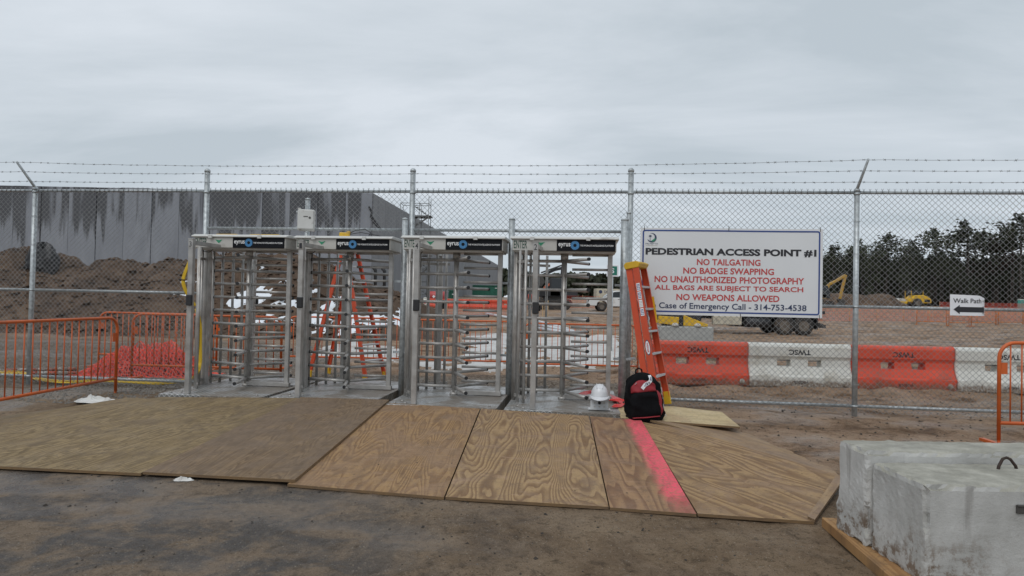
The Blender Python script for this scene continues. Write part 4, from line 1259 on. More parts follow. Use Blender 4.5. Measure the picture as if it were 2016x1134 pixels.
# ================================================================ PLYWOOD RAMP
def sheet(corners, m, name_label, th=0.022, origin=None, along=None, lift=0.0, grid=0, group='plywood sheets forming the ramp'):
    """corners: world points counter-clockwise seen from above; along: grain direction"""
    P = [Vector(p) + Vector((0, 0, lift)) for p in corners]
    n = Vector((0, 0, 0))
    for i in range(len(P)):
        a, b = P[i] - P[0], P[(i + 1) % len(P)] - P[0]
        n += a.cross(b)
    n.normalize()
    if n.z < 0: n = -n
    O = Vector(origin) if origin is not None else P[0]
    y = Vector(along); y = (y - n * y.dot(n)).normalized()
    x = y.cross(n)
    M = Matrix((x, y, n)).transposed().to_4x4(); M.translation = O
    Mi = M.inverted()
    L = [Mi @ p for p in P]
    bm = bmesh.new()
    top = [bm.verts.new((q.x, q.y, q.z)) for q in L]; bot = [bm.verts.new((q.x, q.y, q.z - th)) for q in L]
    bm.faces.new(top); bm.faces.new(list(reversed(bot)))
    for i in range(len(L)):
        j = (i + 1) % len(L)
        f = bm.faces.new((top[i], bot[i], bot[j], top[j])); f.material_index = 1
    bmesh.ops.recalc_face_normals(bm, faces=bm.faces)
    me = bpy.data.meshes.new('plywood_sheet'); bm.to_mesh(me); bm.free()
    me.materials.append(m); me.materials.append(PLYEDGE)
    o = bpy.data.objects.new('plywood_sheet', me); col.objects.link(o)
    o.matrix_world = M
    tag(o, name_label, 'plywood sheet', group)
    return o
ZF, ZN = 0.232, 0.035
cA = [gp(-330, 903, ZN), gp(277, 932.5, ZN), gp(590, 784, ZF), gp(316, 782, ZF)]
# A: wide olive sheet at far left
sheet(cA, PLY_A, 'olive tan plywood sheet at the far left end of the ramp', along=cA[3] - cA[0] + (cA[2] - cA[1]), lift=0.004)
cA2 = [gp(-330, 899, 0.055), gp(312, 783.5, ZF), gp(250, 781, 0.19), gp(130, 800, 0.13), gp(0, 818, 0.08), gp(-200, 850, 0.05)]
sheet(cA2, PLY_A, 'narrow plywood strip with curly grain behind the olive tan sheet', along=cA2[1] - cA2[0], lift=-0.012)
cB = [gp(281, 932.5, ZN), gp(580, 948, ZN + 0.01), gp(766, 789, ZF + 0.015), gp(592, 784, ZF + 0.012)]
sheet(cB, PLY_B, 'grey brown muddy plywood sheet leading up to turnstile 1', along=cB[2] - cB[1], lift=0.014)
ZC = ZN - 0.004
cC = [gp(566, 953, ZC), gp(874, 978.5, ZC), gp(945, 804.5, ZF), gp(764, 793, ZF)]
sheet(cC, PLY_C, 'brown plywood sheet with smeared mud leading up to turnstile 4', along=cC[2] - cC[1])
cD = [gp(877, 979, ZC), gp(1198, 998.5, ZC), gp(1159, 819, ZF), gp(947.5, 805, ZF)]
sheet(cD, PLY_D, 'plywood sheet with the boldest wavy grain, leading up to turnstile 2', along=(cD[2] - cD[1]) + (cD[3] - cD[0]), lift=0.003)
cE = [gp(1201, 998.5, ZC), gp(1371, 1011, ZC), gp(1262, 826, ZF - 0.01), gp(1161.5, 819, ZF)]
sheet(cE, PLY_E, 'narrow plywood sheet with the pink painted stripe', along=cE[3] - cE[0] + cE[2] - cE[1], lift=-0.002)
cF = [gp(1374, 1011, ZC), gp(1603, 1027, ZC), gp(1661, 944, 0.075), gp(1352, 845, 0.185), gp(1264, 827, ZF - 0.012)]
trim_px = [(1590, 1021), (1604, 1028), (1663, 943), (1645, 941)]
def flatten(c, i, j, k):
    a, b, d = c[i], c[j], c[k]
    n = (b - a).cross(d - a)
    return [Vector((p.x, p.y, a.z - (n.x * (p.x - a.x) + n.y * (p.y - a.y)) / n.z)) for p in c]
cF = flatten(cF, 0, 1, 3)
sheet(cF, PLY_F, 'large fan shaped plywood sheet with cut corner at the right end', along=cF[2] - cF[3], lift=0.0)
fa_, fb_ = cF[1] - cF[0], cF[3] - cF[0]
fn_ = fa_.cross(fb_)
cT = []
for a_, b_ in trim_px:
    d_ = ray(a_, b_); cT.append(CAM + d_ * ((cF[0] - CAM).dot(fn_) / d_.dot(fn_)))
sheet(cT, PLY_G, 'narrow plywood trim strip along the cut corner of the fan', along=cT[2] - cT[1], lift=0.016)
cG = [gp(1268, 826, 0.215), gp(1354, 845.5, 0.182), gp(1658, 943, 0.06), gp(1640, 921, 0.05), gp(1568, 872, 0.06), gp(1551, 855, 0.075), gp(1440, 838, 0.12), gp(1316, 826, 0.19)]
cG = flatten(cG, 1, 2, 7)
sheet(cG, PLY_G, 'straight grained plywood piece at the back right of the fan', along=cG[2] - cG[1], lift=-0.004)
cH = [gp(1222, 824, 0.215), gp(1310, 828, 0.205), gp(1457, 841, 0.15), gp(1421, 815, 0.15), gp(1326, 801, 0.2), gp(1216, 802, 0.22)]
cH = flatten(cH, 0, 2, 4)
sheet(cH, PLY_H, 'pale fresh plywood piece under the ladder and backpack', along=cH[2] - cH[1], lift=0.006)
# timber bearers seen in the dark gaps under the ramp
for k, (a, b) in enumerate(((gp(770, 800, 0.12), gp(560, 945, 0.02)),)):
    bb = MB().bar(a + Vector((0.0, 0, -0.02)), b + Vector((-0.0, 0.1, -0.02)), 0.09, 0.05).build('timber_bearer', TIMBER)
    tag(bb, 'dark timber bearer in the gap under the ramp sheets', 'timber')

# ================================================================ ACCESS SIGN AND WALK PATH NOTICE
su0, su1 = fu(1258.5), fu(1615.5)
SW = su1 - su0; SH = 1.145
sg = thing('access_sign', 'large white board reading pedestrian access point #1 with red rules', 'sign', fpos(su0, -0.06, 1.345), -TH)
bd = MB()
nn = 24
bend = lambda u: -0.012 * math.sin(u * PI * 2.0) - 0.01 * u
for i in range(nn):
    u0, u1 = i / nn, (i + 1) / nn
    bd.add([(u0 * SW, bend(u0), 0), (u1 * SW, bend(u1), 0), (u1 * SW, bend(u1), SH), (u0 * SW, bend(u0), SH),
            (u0 * SW, bend(u0) + .006, 0), (u1 * SW, bend(u1) + .006, 0), (u1 * SW, bend(u1) + .006, SH), (u0 * SW, bend(u0) + .006, SH)],
           [(0, 1, 2, 3), (5, 4, 7, 6), (3, 2, 6, 7), (1, 0, 4, 5)] + ([(0, 3, 7, 4)] if i == 0 else []) + ([(2, 1, 5, 6)] if i == nn - 1 else []), 0, False)
bd.build('board', SIGNWHITE, sg)
def on_board(mb, off):
    mb.v = [(x, y + bend(x / SW) - off, z) for x, y, z in mb.v]
    return mb
def sign_text(body, u0, u1, v0, v1, m, bold, name):
    b = MB().text(body, (u0 * SW, 0, (1 - v1) * SH), (1, 0, 0), (0, 0, 1), (u1 - u0) * SW, (v1 - v0) * SH, 0, bold)
    on_board(b, 0.003).build(name, m, sg)
sign_text('PEDESTRIAN ACCESS POINT #1', 0.030, 0.966, 0.232, 0.318, TXTBLACK, 0.042, 'heading')
sign_text('NO TAILGATING', 0.317, 0.667, 0.352, 0.424, TXTRED, 0.022, 'rule')
sign_text('NO BADGE SWAPPING', 0.242, 0.741, 0.453, 0.525, TXTRED, 0.022, 'rule')
sign_text('NO UNAUTHORIZED PHOTOGRAPHY', 0.083, 0.903, 0.553, 0.627, TXTRED, 0.022, 'rule')
sign_text('ALL BAGS ARE SUBJECT TO SEARCH', 0.085, 0.899, 0.657, 0.730, TXTRED, 0.022, 'rule')
sign_text('NO WEAPONS ALLOWED', 0.206, 0.772, 0.757, 0.830, TXTRED, 0.022, 'rule')
sign_text('In Case of Emergency Call - 314-753-4538', 0.060, 0.917, 0.858, 0.947, TXTNAVY, 0.016, 'emergency_line')
def ring_band(x0, z0, x1, z1, r, wd, n=6):
    outer = []; inner = []
    for (cx, cz, a) in ((x1 - r, z1 - r, 0), (x0 + r, z1 - r, 90), (x0 + r, z0 + r, 180), (x1 - r, z0 + r, 270)):
        for k in range(n + 1):
            t_ = R(a + 90 * k / n)
            outer.append((cx + r * math.cos(t_), cz + r * math.sin(t_))); inner.append((cx + (r - wd) * math.cos(t_), cz + (r - wd) * math.sin(t_)))
    b = MB(); N_ = len(outer)
    for i in range(N_):
        j = (i + 1) % N_
        steps = max(1, int(math.hypot(outer[j][0] - outer[i][0], outer[j][1] - outer[i][1]) / 0.08))
        for s in range(steps):
            f0, f1 = s / steps, (s + 1) / steps
            L_ = lambda A, f: (A[i][0] + (A[j][0] - A[i][0]) * f, 0, A[i][1] + (A[j][1] - A[i][1]) * f)
            b.add([L_(outer, f0), L_(outer, f1), L_(inner, f1), L_(inner, f0)], [(0, 1, 2, 3)])
    return b
on_board(ring_band(0.012 * SW, 0.03 * SH, 0.986 * SW, 0.978 * SH, 0.035, 0.019), 0.0025).build('blue_border', BORDERBLUE, sg)
lx, lz, lr = 0.064 * SW, 0.885 * SH, 0.062                     # round emblem: crescent, green hill, palm
lg = MB()
crs = [(lx + lr * math.cos(a), lz + lr * math.sin(a)) for a in np.linspace(R(110), R(-150), 24)] + [(lx - 0.012 + (lr * 0.80) * math.cos(a), lz + 0.008 + (lr * 0.80) * math.sin(a)) for a in np.linspace(R(-150), R(110), 24)]
for i in range(23):
    a, b, c, d = crs[i], crs[i + 1], crs[47 - i - 1], crs[47 - i]
    lg.add([(p[0], -0.0005, p[1]) for p in (a, b, c, d)], [(0, 1, 2, 3)], 0)
hill = [(lx - 0.01, lz - 0.045), (lx + 0.02, lz - 0.052), (lx + 0.045, lz - 0.03), (lx + 0.052, lz - 0.005), (lx + 0.03, lz - 0.012), (lx + 0.01, lz - 0.028)]
lg.add([(a, -0.001, b) for a, b in hill], [tuple(range(6))], 1)
lg.add([(lx - 0.026, -0.0012, lz - 0.05), (lx - 0.019, -0.0012, lz - 0.05), (lx - 0.019, -0.0012, lz + 0.02), (lx - 0.024, -0.0012, lz + 0.02)], [(0, 1, 2, 3)], 0)
for a in range(-30, 211, 30):
    t_ = R(a); px_, pz_ = lx - 0.021, lz + 0.022
    lg.add([(px_ - 0.004 * math.sin(t_), -0.0012, pz_ + 0.004 * math.cos(t_)), (px_ + 0.004 * math.sin(t_), -0.0012, pz_ - 0.004 * math.cos(t_)), (px_ + 0.026 * math.cos(t_), -0.0012, pz_ + 0.026 * math.sin(t_) - 0.004)], [(0, 1, 2)], 0)
lg.text('PALMETTO', (lx - 0.08, -0.001, lz - 0.088), (1, 0, 0), (0, 0, 1), 0.16, 0.018, 0, 0.0)
lg.box((lx, 0.001, lz - 0.101), (0.15, 0.002, 0.004), 2)
on_board(lg, 0.003).build('emblem', [TXTNAVY, LOGOGREEN, HOODGREY], sg)
tie = MB()
for u, z in ((0.02, SH + 0.015), (0.49, SH + 0.02), (0.985, SH + 0.015), (0.02, -0.01), (0.56, -0.012), (0.985, -0.01)):
    s = 1 if z > 0.5 else -1
    tie.tube([(u * SW, -0.012, z - 0.05 * s), (u * SW + 0.004, -0.008, z), (u * SW + 0.006, 0.04, z + 0.02 * s)], 0.004, 4)
tie.build('zip_tie', DARKSTEEL, sg)

wp = thing('walk_path_notice', 'small paper notice reading walk path with a black arrow', 'notice', fpos(fu(1866), -0.055, 1.418), -TH)
WW, WH = fu(1937) - fu(1866), 0.262
wb = lambda u: -0.03 * max(0, u - 0.75) ** 2 * 16 * -1 - 0.008 * math.sin(u * 5)
pb_ = MB()
for i in range(12):
    u0, u1 = i / 12, (i + 1) / 12
    e = lambda u: 0.012 * (u - 0.2) + (0.03 * max(0, u - 0.82) / 0.18 if u > 0.82 else 0)
    pb_.add([(u0 * WW, wb(u0), 0.0), (u1 * WW, wb(u1), 0.0), (u1 * WW, wb(u1), WH - e(u1)), (u0 * WW, wb(u0), WH - e(u0))], [(0, 1, 2, 3)], 0, True)
    pb_.add([(u0 * WW, wb(u0) + .001, 0.0), (u1 * WW, wb(u1) + .001, 0.0), (u1 * WW, wb(u1) + .001, WH - e(u1)), (u0 * WW, wb(u0) + .001, WH - e(u0))], [(3, 2, 1, 0)], 0, True)
pb_.build('sheet', PAPER, wp)
b = MB().text('Walk Path', (0.08 * WW, 0, 0.60 * WH), (1, 0, 0), (0, 0, 1), 0.80 * WW, 0.22 * WH, 0, 0.012)
az = 0.29 * WH
xsA = np.linspace(0.25, 0.98, 9)
for i in range(8):
    b.add([(xsA[i] * WW, 0, az - 0.125 * WH), (xsA[i + 1] * WW, 0, az - 0.125 * WH), (xsA[i + 1] * WW, 0, az + 0.125 * WH), (xsA[i] * WW, 0, az + 0.125 * WH)], [(0, 1, 2, 3)])
b.add([(0.09 * WW, 0, az), (0.26 * WW, 0, az - 0.22 * WH), (0.26 * WW, 0, az + 0.22 * WH)], [(0, 1, 2)])
b.v = [(x, wb(x / WW) - 0.003, z) for x, y, z in b.v]
b.build('print', TXTBLACK, wp)

# ================================================================ ORANGE CROWD BARRICADES
def make_barricade(m, L=2.3, Ht=1.08, n=19, r=0.019, name='crowd_barricade', legh=0.0):
    t = thing(name, 'x', 'barricade', (0, 0, 0))
    zb = 0.24; rc = 0.16
    pts = [(-L / 2, 0, 0.06)] + [(-L / 2, 0, Ht - rc)] + [(-L / 2 + rc - rc * math.cos(a), 0, Ht - rc + rc * math.sin(a)) for a in np.linspace(R(15), R(90), 6)]
    pts += [(-p[0], 0, p[2]) for p in reversed(pts)]
    fr = MB().tube(pts, r, 10)
    fr.tube([(-L / 2, 0, zb), (L / 2, 0, zb)], r, 10)
    fr.build('frame', m, t)
    rod = MB().tube([(0, 0, zb), (0, 0, Ht)], 0.0075, 6).build('rod', m, t)
    for k in range(n):
        x = -L / 2 + L * (k + 1) / (n + 1)
        (rod if k == 0 else inst(rod, t)).location = (x, 0, 0)
    ft = MB().bar((0, -0.27, 0.015), (0, 0.27, 0.015), 0.05, 0.03).tube([(0, 0, 0.0), (0, 0, 0.10)], r * 0.8, 8).build('foot', m, t)
    ft.location = (-L / 2, 0, 0)
    inst(ft, t, (L / 2, 0, 0))
    hk = MB().box((0.04, 0, 0.0), (0.09, 0.014, 0.055)).box((0.085, 0, 0.02), (0.02, 0.014, 0.09)).build('hook', m, t)
    hk.location = (L / 2, 0, Ht - 0.28)
    pl = MB().box((-0.06, 0, 0), (0.085, 0.01, 0.12)).build('connector_plate', m, t)
    pl.location = (-L / 2 + 0.10, 0, Ht - 0.27)
    return t
proto = make_barricade(ORANGE)
def barricade(p0, p1, label, scale=None, src=proto, use=False, group='orange crowd barricades'):
    t = src if use else copy_tree(src)
    p0, p1 = Vector(p0), Vector(p1)
    d = p1 - p0
    t.rotation_euler = (0, 0, math.atan2(d.y, d.x))
    t.location = ((p0.x + p1.x) / 2, (p0.y + p1.y) / 2, (hz(p0.x, p0.y) + hz(p1.x, p1.y)) / 2)
    s = math.hypot(d.x, d.y) / 2.3
    t.scale = (s, 1, 1)
    t['label'] = label; t['group'] = group
    return t
# nearest left: runs from beside the camera back to the fence
q = gp(207, 776, 0.09)
barricade((q.x + 0.08, q.y + 0.1), (q.x - 0.02, q.y - 2.45), 'nearest orange barricade, in front of the fence at the left edge', use=True)
def at_px(px, Y): return ((px - 1008) / FPX * Y, Y)
barricade(at_px(199, 13.3), at_px(430, 13.0), 'orange barricade behind the netting, half hidden by a nearer one')
barricade(at_px(264, 10.9), at_px(557, 10.7), 'orange barricade behind turnstile 3 with the red netting before it')
barricade(at_px(569, 14.0), at_px(795, 14.0), 'orange barricade behind turnstile 1 and the stepladder')
barricade(at_px(802, 14.0), at_px(1012, 13.9), 'orange barricade behind turnstile 4 before the slush')
barricade(at_px(1033, 13.8), at_px(1258, 13.7), 'orange barricade behind turnstile 2 before the pale pipes')
q = gp(1966, 881, 0.06)
barricade((q.x, q.y), (q.x + 2.3, q.y - 0.1), 'orange barricade cut by the right edge behind the concrete block')
q = [(1805, 640), (1868, 642), (1912, 643), (1965, 641), (2018, 640)]
farp = make_barricade(FARORANGE, r=0.03)
qq = [og(a, b) for a, b in q]
for i, lb in enumerate(('distant yellow orange barricade left of the walk path notice', 'distant yellow orange barricade behind the walk path notice', 'distant yellow orange barricade just right of the walk path notice', 'distant yellow orange barricade at the right edge of view')):
    barricade(qq[i], qq[i + 1] - Vector((0.15, 0, 0)), lb, src=farp, use=(i == 0), group='distant orange barricades')

# ================================================================ WATER FILLED BARRIERS
def make_barrier(m):
    t = thing('water_barrier', 'x', 'traffic barrier', (0, 0, 0))
    L = 1.86
    xs_ = [-L / 2, -L / 2 + .03, -.66, -.44, -.40, -.16, -.06, .06, .16, .40, .44, .66, L / 2 - .03, L / 2]
    zs_ = [0, .03, .2, .235, .38, .41, .51, .54, .58, .75, .79, .812]
    wz = {0: .205, .03: .22, .2: .22, .235: .185, .38: .125, .41: .118, .51: .110, .54: .118, .58: .142, .75: .142, .79: .122, .812: .075}
    def wv(x, z):
        w_ = wz[z]
        if abs(x) > L / 2 - 0.01: w_ -= 0.022
        if z <= .2 and .44 <= abs(x) <= .66: w_ -= 0.03
        return w_
    b = MB()
    def hole(i, j): return 0.385 <= (zs_[j] + zs_[j + 1]) / 2 <= 0.52 and 0.16 <= abs((xs_[i] + xs_[i + 1]) / 2) <= 0.40 and abs(xs_[i]) < .41 and abs(xs_[i + 1]) < .41
    for i in range(len(xs_) - 1):
        for j in range(len(zs_) - 1):
            x0, x1, z0, z1 = xs_[i], xs_[i + 1], zs_[j], zs_[j + 1]
            f = [(x0, -wv(x0, z0), z0), (x1, -wv(x1, z0), z0), (x1, -wv(x1, z1), z1), (x0, -wv(x0, z1), z1)]
            k = [(x, -y, z) for x, y, z in f]
            if hole(i, j):
                for a in range(4):
                    c = (a + 1) % 4
                    b.poly([f[a], f[c], k[c], k[a]])
            else:
                b.poly(f); b.poly(list(reversed(k)))
    for i in range(len(xs_) - 1):
        x0, x1 = xs_[i], xs_[i + 1]; z = .812
        b.poly([(x0, -wv(x0, z), z), (x1, -wv(x1, z), z), (x1, wv(x1, z), z), (x0, wv(x0, z), z)])
    for x in (xs_[0], xs_[-1]):
        for j in range(len(zs_) - 1):
            z0, z1 = zs_[j], zs_[j + 1]
            b.poly([(x, -wv(x, z0), z0), (x, -wv(x, z1), z1), (x, wv(x, z1), z1), (x, wv(x, z0), z0)])
    b.build('shell', m, t, bevel=0.012, seg=2)
    MB().text('TWSC', (0.20, -0.1435, 0.705), (-1, 0, 0), (0, 0, -1), 0.40, 0.10, 0, 0.035).build('upside_down_lettering', TXTBLACK, t)
    MB().text('yodock', (0.13, -0.2215, 0.155), (-1, 0, 0), (0, 0, -1), 0.27, 0.095, 0, 0.01).build('upside_down_maker_lettering', TXTBLACK, t)
    MB().tube([(L / 2 - 0.13, -0.21, 0.10), (L / 2 - 0.13, -0.235, 0.10)], 0.045, 14).build('drain_plug', PLASTWHITE, t)
    return t
bo_, bw_ = make_barrier(PLASTORANGE), make_barrier(PLASTWHITE)
b0 = Vector((2.58, 12.58)); bdv = Vector((0.9992, -0.05)).normalized()
labs = ['first orange water filled barrier, beside the leaning ladder', 'white water filled barrier between the two orange ones', 'orange water filled barrier behind the tall fence post', 'white water filled barrier at the right edge of the row']
for i in range(4):
    t = (bo_, bw_)[i % 2] if i < 2 else copy_tree((bo_, bw_)[i % 2])
    c = b0 + bdv * (1.875 * (i + 0.5))
    t.location = (c.x, c.y, float(Hs(c.x, c.y)) - 0.005)
    t.rotation_euler = (0, 0, math.atan2(bdv.y, bdv.x) + R((0.6, -0.8, 0.9, 0)[i]))
    t['label'] = labs[i]; t['group'] = 'row of orange and white water filled barriers'

# ================================================================ LADDERS
def make_ladder(t, Ht, wb, wt, spread, nst):
    """x across, front towards -y; spread = half distance of front and back feet"""
    def rail(xs, front):
        sgn = -1 if front else 1
        x0, x1 = xs * wb / 2, xs * wt / 2
        y0, y1 = (sgn * spread, sgn * 0.045)
        if not front: x0 *= 0.9; x1 *= 0.92
        b = MB()
        p0, p1 = Vector((x0, y0, 0.10)), Vector((x1, y1, Ht - 0.05))
        ax = Vector((1, 0, 0))
        b.bar(p0, p1, 0.078, 0.006, 0, ax)                        # web of the channel
        for q in (-1, 1):
            off = Vector((-xs * 0.013, q * 0.036, 0))
            b.bar(p0 + off, p1 + off, 0.006, 0.026, 0, ax)
        r = b.build('front_rail' if front else 'rear_rail', LADDER, t)
        MB().bar(Vector((x0, y0 - 0.0 * sgn, 0.0)), p0 + (p1 - p0).normalized() * 0.06, 0.088, 0.032, 0, ax).build('foot_pad', YELLOW, r, bevel=0.004)
        return r, p0, p1
    rails = {}
    for xs in (-1, 1):
        rails[xs] = rail(xs, True); rail(xs, False)
    for k in range(nst):
        f = (k + 1) / (nst + 1)
        a = rails[-1][1].lerp(rails[-1][2], f); c = rails[1][1].lerp(rails[1][2], f)
        MB().box((0, a.y, a.z), (c.x - a.x - 0.01, 0.078, 0.028)).build('step', ALU, t, bevel=0.003)
    for f in (0.18, 0.5, 0.8):
        hy = spread + (0.045 - spread) * f; w_ = (wb + (wt - wb) * f) * 0.9
        MB().bar((-w_ / 2, hy, 0.1 + (Ht - .15) * f), (w_ / 2, hy, 0.1 + (Ht - .15) * f), 0.03, 0.02).build('rear_brace', ALU, t)
    cap = MB().prism([(-0.085, Ht - 0.085), (0.09, Ht - 0.085), (0.10, Ht - 0.03), (0.075, Ht), (-0.07, Ht), (-0.12, Ht - 0.035)], -wt / 2 - 0.015, wt / 2 + 0.015, 0, 'yz')
    cap.build('top_cap', YELLOW, t, bevel=0.008)
    return rails
ld = thing('stepladder', 'closed orange stepladder with yellow top leaning against the fence posts', 'ladder', (1.855, 8.24, 0.205), R(61.3))
ld.rotation_euler = (R(-10.5), 0, R(61.3))
rl = make_ladder(ld, 1.83, 0.47, 0.34, 0.055, 5)
def on_rail(f, dz):
    p = rl[-1][1].lerp(rl[-1][2], f)
    return p
p = on_rail(0.70, 0)
dn = (rl[-1][2] - rl[-1][1]).normalized()
st_ = MB()
q0 = on_rail(0.60, 0) + Vector((-0.005, 0, 0))
for k in range(4):                                               # printed instruction stickers
    c = q0 + dn * (0.08 + 0.105 * k)
    st_.bar(c - dn * 0.047, c + dn * 0.047, 0.045, 0.002, 0, (1, 0, 0))
    for s in (-1, 1):
        for j in (-2, -0.6, 0.8, 2):
            st_.bar(c + dn * (0.014 * j) - Vector((0.0016, 0.010 * s, 0)) - dn * 0.005, c + dn * (0.014 * j) - Vector((0.0016, 0.010 * s, 0)) + dn * 0.005, 0.014, 0.002, 1 if k != 1 else 2, (1, 0, 0))
st_.build('instruction_sticker', [PAPER, BORDERBLUE, HOODGREY], ld)
ov = MB(); c = on_rail(0.385, 0) + Vector((-0.0045, 0, 0))
side = Vector((0, -1, 0))
side = (side - dn * side.dot(dn)).normalized()
for sc, mi, off in ((1.0, 0, 0.0), (0.86, 1, -0.0012)):
    pts = [c + dn * (0.095 * sc * math.cos(a)) + side * (0.030 * sc * math.sin(a)) + Vector((off, 0, 0)) for a in np.linspace(0, 2 * PI, 28, endpoint=False)]
    ov.poly(pts, mi)
ov.text('WERNER', c + dn * 0.062 + side * -0.012 + Vector((-0.0024, 0, 0)), -dn, side, 0.124, 0.024, 2, 0.02)
ov.build('oval_badge', [TXTNAVY, PAPER, TXTRED], ld)
c = rl[1][1].lerp(rl[1][2], 0.66)
MB().bar(c - dn * 0.17 + Vector((-0.005, -0.047, 0)), c + dn * 0.17 + Vector((-0.005, -0.047, 0)), 0.03, 0.004, 0, (1, 0, 0)).build('yellow_label', YELLOW, ld)
MB().tube([(0.02, 0.0, 0.98), (0.03, -0.05, 1.10), (0.05, -0.03, 1.18)], 0.010, 6).tube([(0.0, -0.03, 0.98), (0.14, -0.03, 0.99)], 0.010, 6).build('spreader_brace', ALU, ld)
g = og(690, 742)
ol = thing('stepladder', 'open orange stepladder standing behind turnstile 1 before the earth heap', 'ladder', (-3.03, 12.25, hz(-3.03, 12.25) - 0.01), R(66))
make_ladder(ol, 2.42, 0.60, 0.36, 0.64, 7)

# ================================================================ SMALL THINGS ON THE PLATFORM
bx = gp(1181, 809, 0.23)
jb = thing('junction_box', 'grey electrical box with a black knob under the white hard hat', 'electrical box', bx + Vector((0, 0.06, 0)), R(-7))
MB().box((0, 0, 0.014), (0.26, 0.13, 0.012)).box((0, 0, 0.075), (0.205, 0.13, 0.115)).build('case', BOXGREY, jb, bevel=0.008)
MB().box((0, 0, 0.142), (0.235, 0.155, 0.024)).build('lid', BOXGREY, jb, bevel=0.006)
kb = MB()
for x in (-0.055, 0, 0.055):
    for z in (0.05, 0.095):
        if (x, z) == (0, 0.095): continue
        kb.tube([(x, -0.062, z), (x, -0.070, z)], 0.0105, 10)
kb.build('screw_plugs', HOODGREY, jb)
MB().tube([(0, -0.06, 0.095), (0, -0.085, 0.095)], 0.018, 12).build('knob', BLACK, jb)
hh = thing('hard_hat', 'white hard hat sitting on the grey electrical box', 'hard hat', jb.location + Vector((0.0, -0.01, 0.155)), R(-7))
prof = [(0.128, 0.0), (0.130, 0.02)] + [(0.128 * math.cos(a), 0.03 + 0.135 * math.sin(a)) for a in np.linspace(0.05, PI / 2 - 0.02, 10)]
MB().lathe(prof, 28, 0, (0, 0, 0), 0.84, 1.0).build('shell', WHITEHAT, hh)
rim = MB()
for i in range(28):
    a0, a1 = 2 * PI * i / 28, 2 * PI * (i + 1) / 28
    def br(a, k):
        e = 0.014 + 0.062 * max(0, -math.sin(a)) ** 2.2
        r0 = 0.124 if k == 0 else 0.128 + e
        return (r0 * math.cos(a) * 0.86, r0 * math.sin(a), (0.016 if k == 0 else 0.012 - 0.028 * max(0, -math.sin(a)) ** 2))
    rim.add([br(a0, 0), br(a1, 0), br(a1, 1), br(a0, 1)] + [(x, y, z - 0.005) for x, y, z in (br(a0, 0), br(a1, 0), br(a1, 1), br(a0, 1))], [(0, 3, 2, 1), (4, 5, 6, 7), (3, 7, 6, 2)], 0, True)
rim.build('brim', WHITEHAT, hh)
rg_ = MB()
for s in (-1, 0, 1):
    rg_.tube([(s * (0.03 + 0.008 * abs(math.sin(a))), -0.1255 * math.cos(a), 0.030 + 0.1335 * math.sin(a)) for a in np.linspace(0.7, PI - 0.5, 12)], 0.005, 6)
rg_.build('crown_ridges', WHITEHAT, hh)
hh.scale = (0.92, 0.92, 0.92)
def ribbon(pts, w0, seed, label):
    b = MB(); rs = random.Random(seed)
    V = []
    n = len(pts)
    for i, p in enumerate(pts):
        d = Vector(pts[min(i + 1, n - 1)]) - Vector(pts[max(i - 1, 0)])
        s = Vector((-d.y, d.x, 0)).normalized()
        for k in range(4):
            f = k / 3 - 0.5
            V.append(Vector(p) + s * (w0[i] * f) + Vector((0, 0, rs.uniform(0.0, 0.035))))
    F = []
    for i in range(n - 1):
        for k in range(3):
            F.append((i * 4 + k, i * 4 + k + 1, (i + 1) * 4 + k + 1, (i + 1) * 4 + k))
    b.add(V, F, 0, False)
    o = b.build('safety_ribbon', REDRIBBON)
    m_ = o.modifiers.new('thickness', 'SOLIDIFY'); m_.thickness = 0.002
    return tag(o, label, 'ribbon', 'strips of red plastic ribbon')
def lin(a, b, n): return [tuple(Vector(a).lerp(Vector(b), i / (n - 1))) for i in range(n)]
ribbon([tuple(gp(x, y, 0.26)) for x, y in ((1143, 782), (1148, 779), (1154, 775), (1161, 773), (1168, 776))], [0.06, 0.11, 0.13, 0.12, 0.05], 1, 'crumpled red ribbon end left of the hard hat')
ribbon([tuple(gp(x, y, 0.245)) for x, y in ((1190, 776), (1198, 780), (1207, 783), (1215, 790), (1222, 797))], [0.05, 0.12, 0.13, 0.10, 0.06], 2, 'crumpled red ribbon between the hard hat and turnstile post')
ribbon([tuple(gp(x, y, 0.25)) for x, y in ((1199, 789), (1210, 791), (1222, 791), (1236, 792), (1250, 793))], [0.04, 0.10, 0.15, 0.14, 0.12], 3, 'flattened red ribbon reaching under the backpack')
ribbon([tuple(gp(x, y, 0.243)) for x, y in ((1206, 803), (1216, 801), (1227, 798), (1240, 796))], [0.05, 0.09, 0.08, 0.04], 4, 'lowest red ribbon strip on the plate edge beside the backpack')

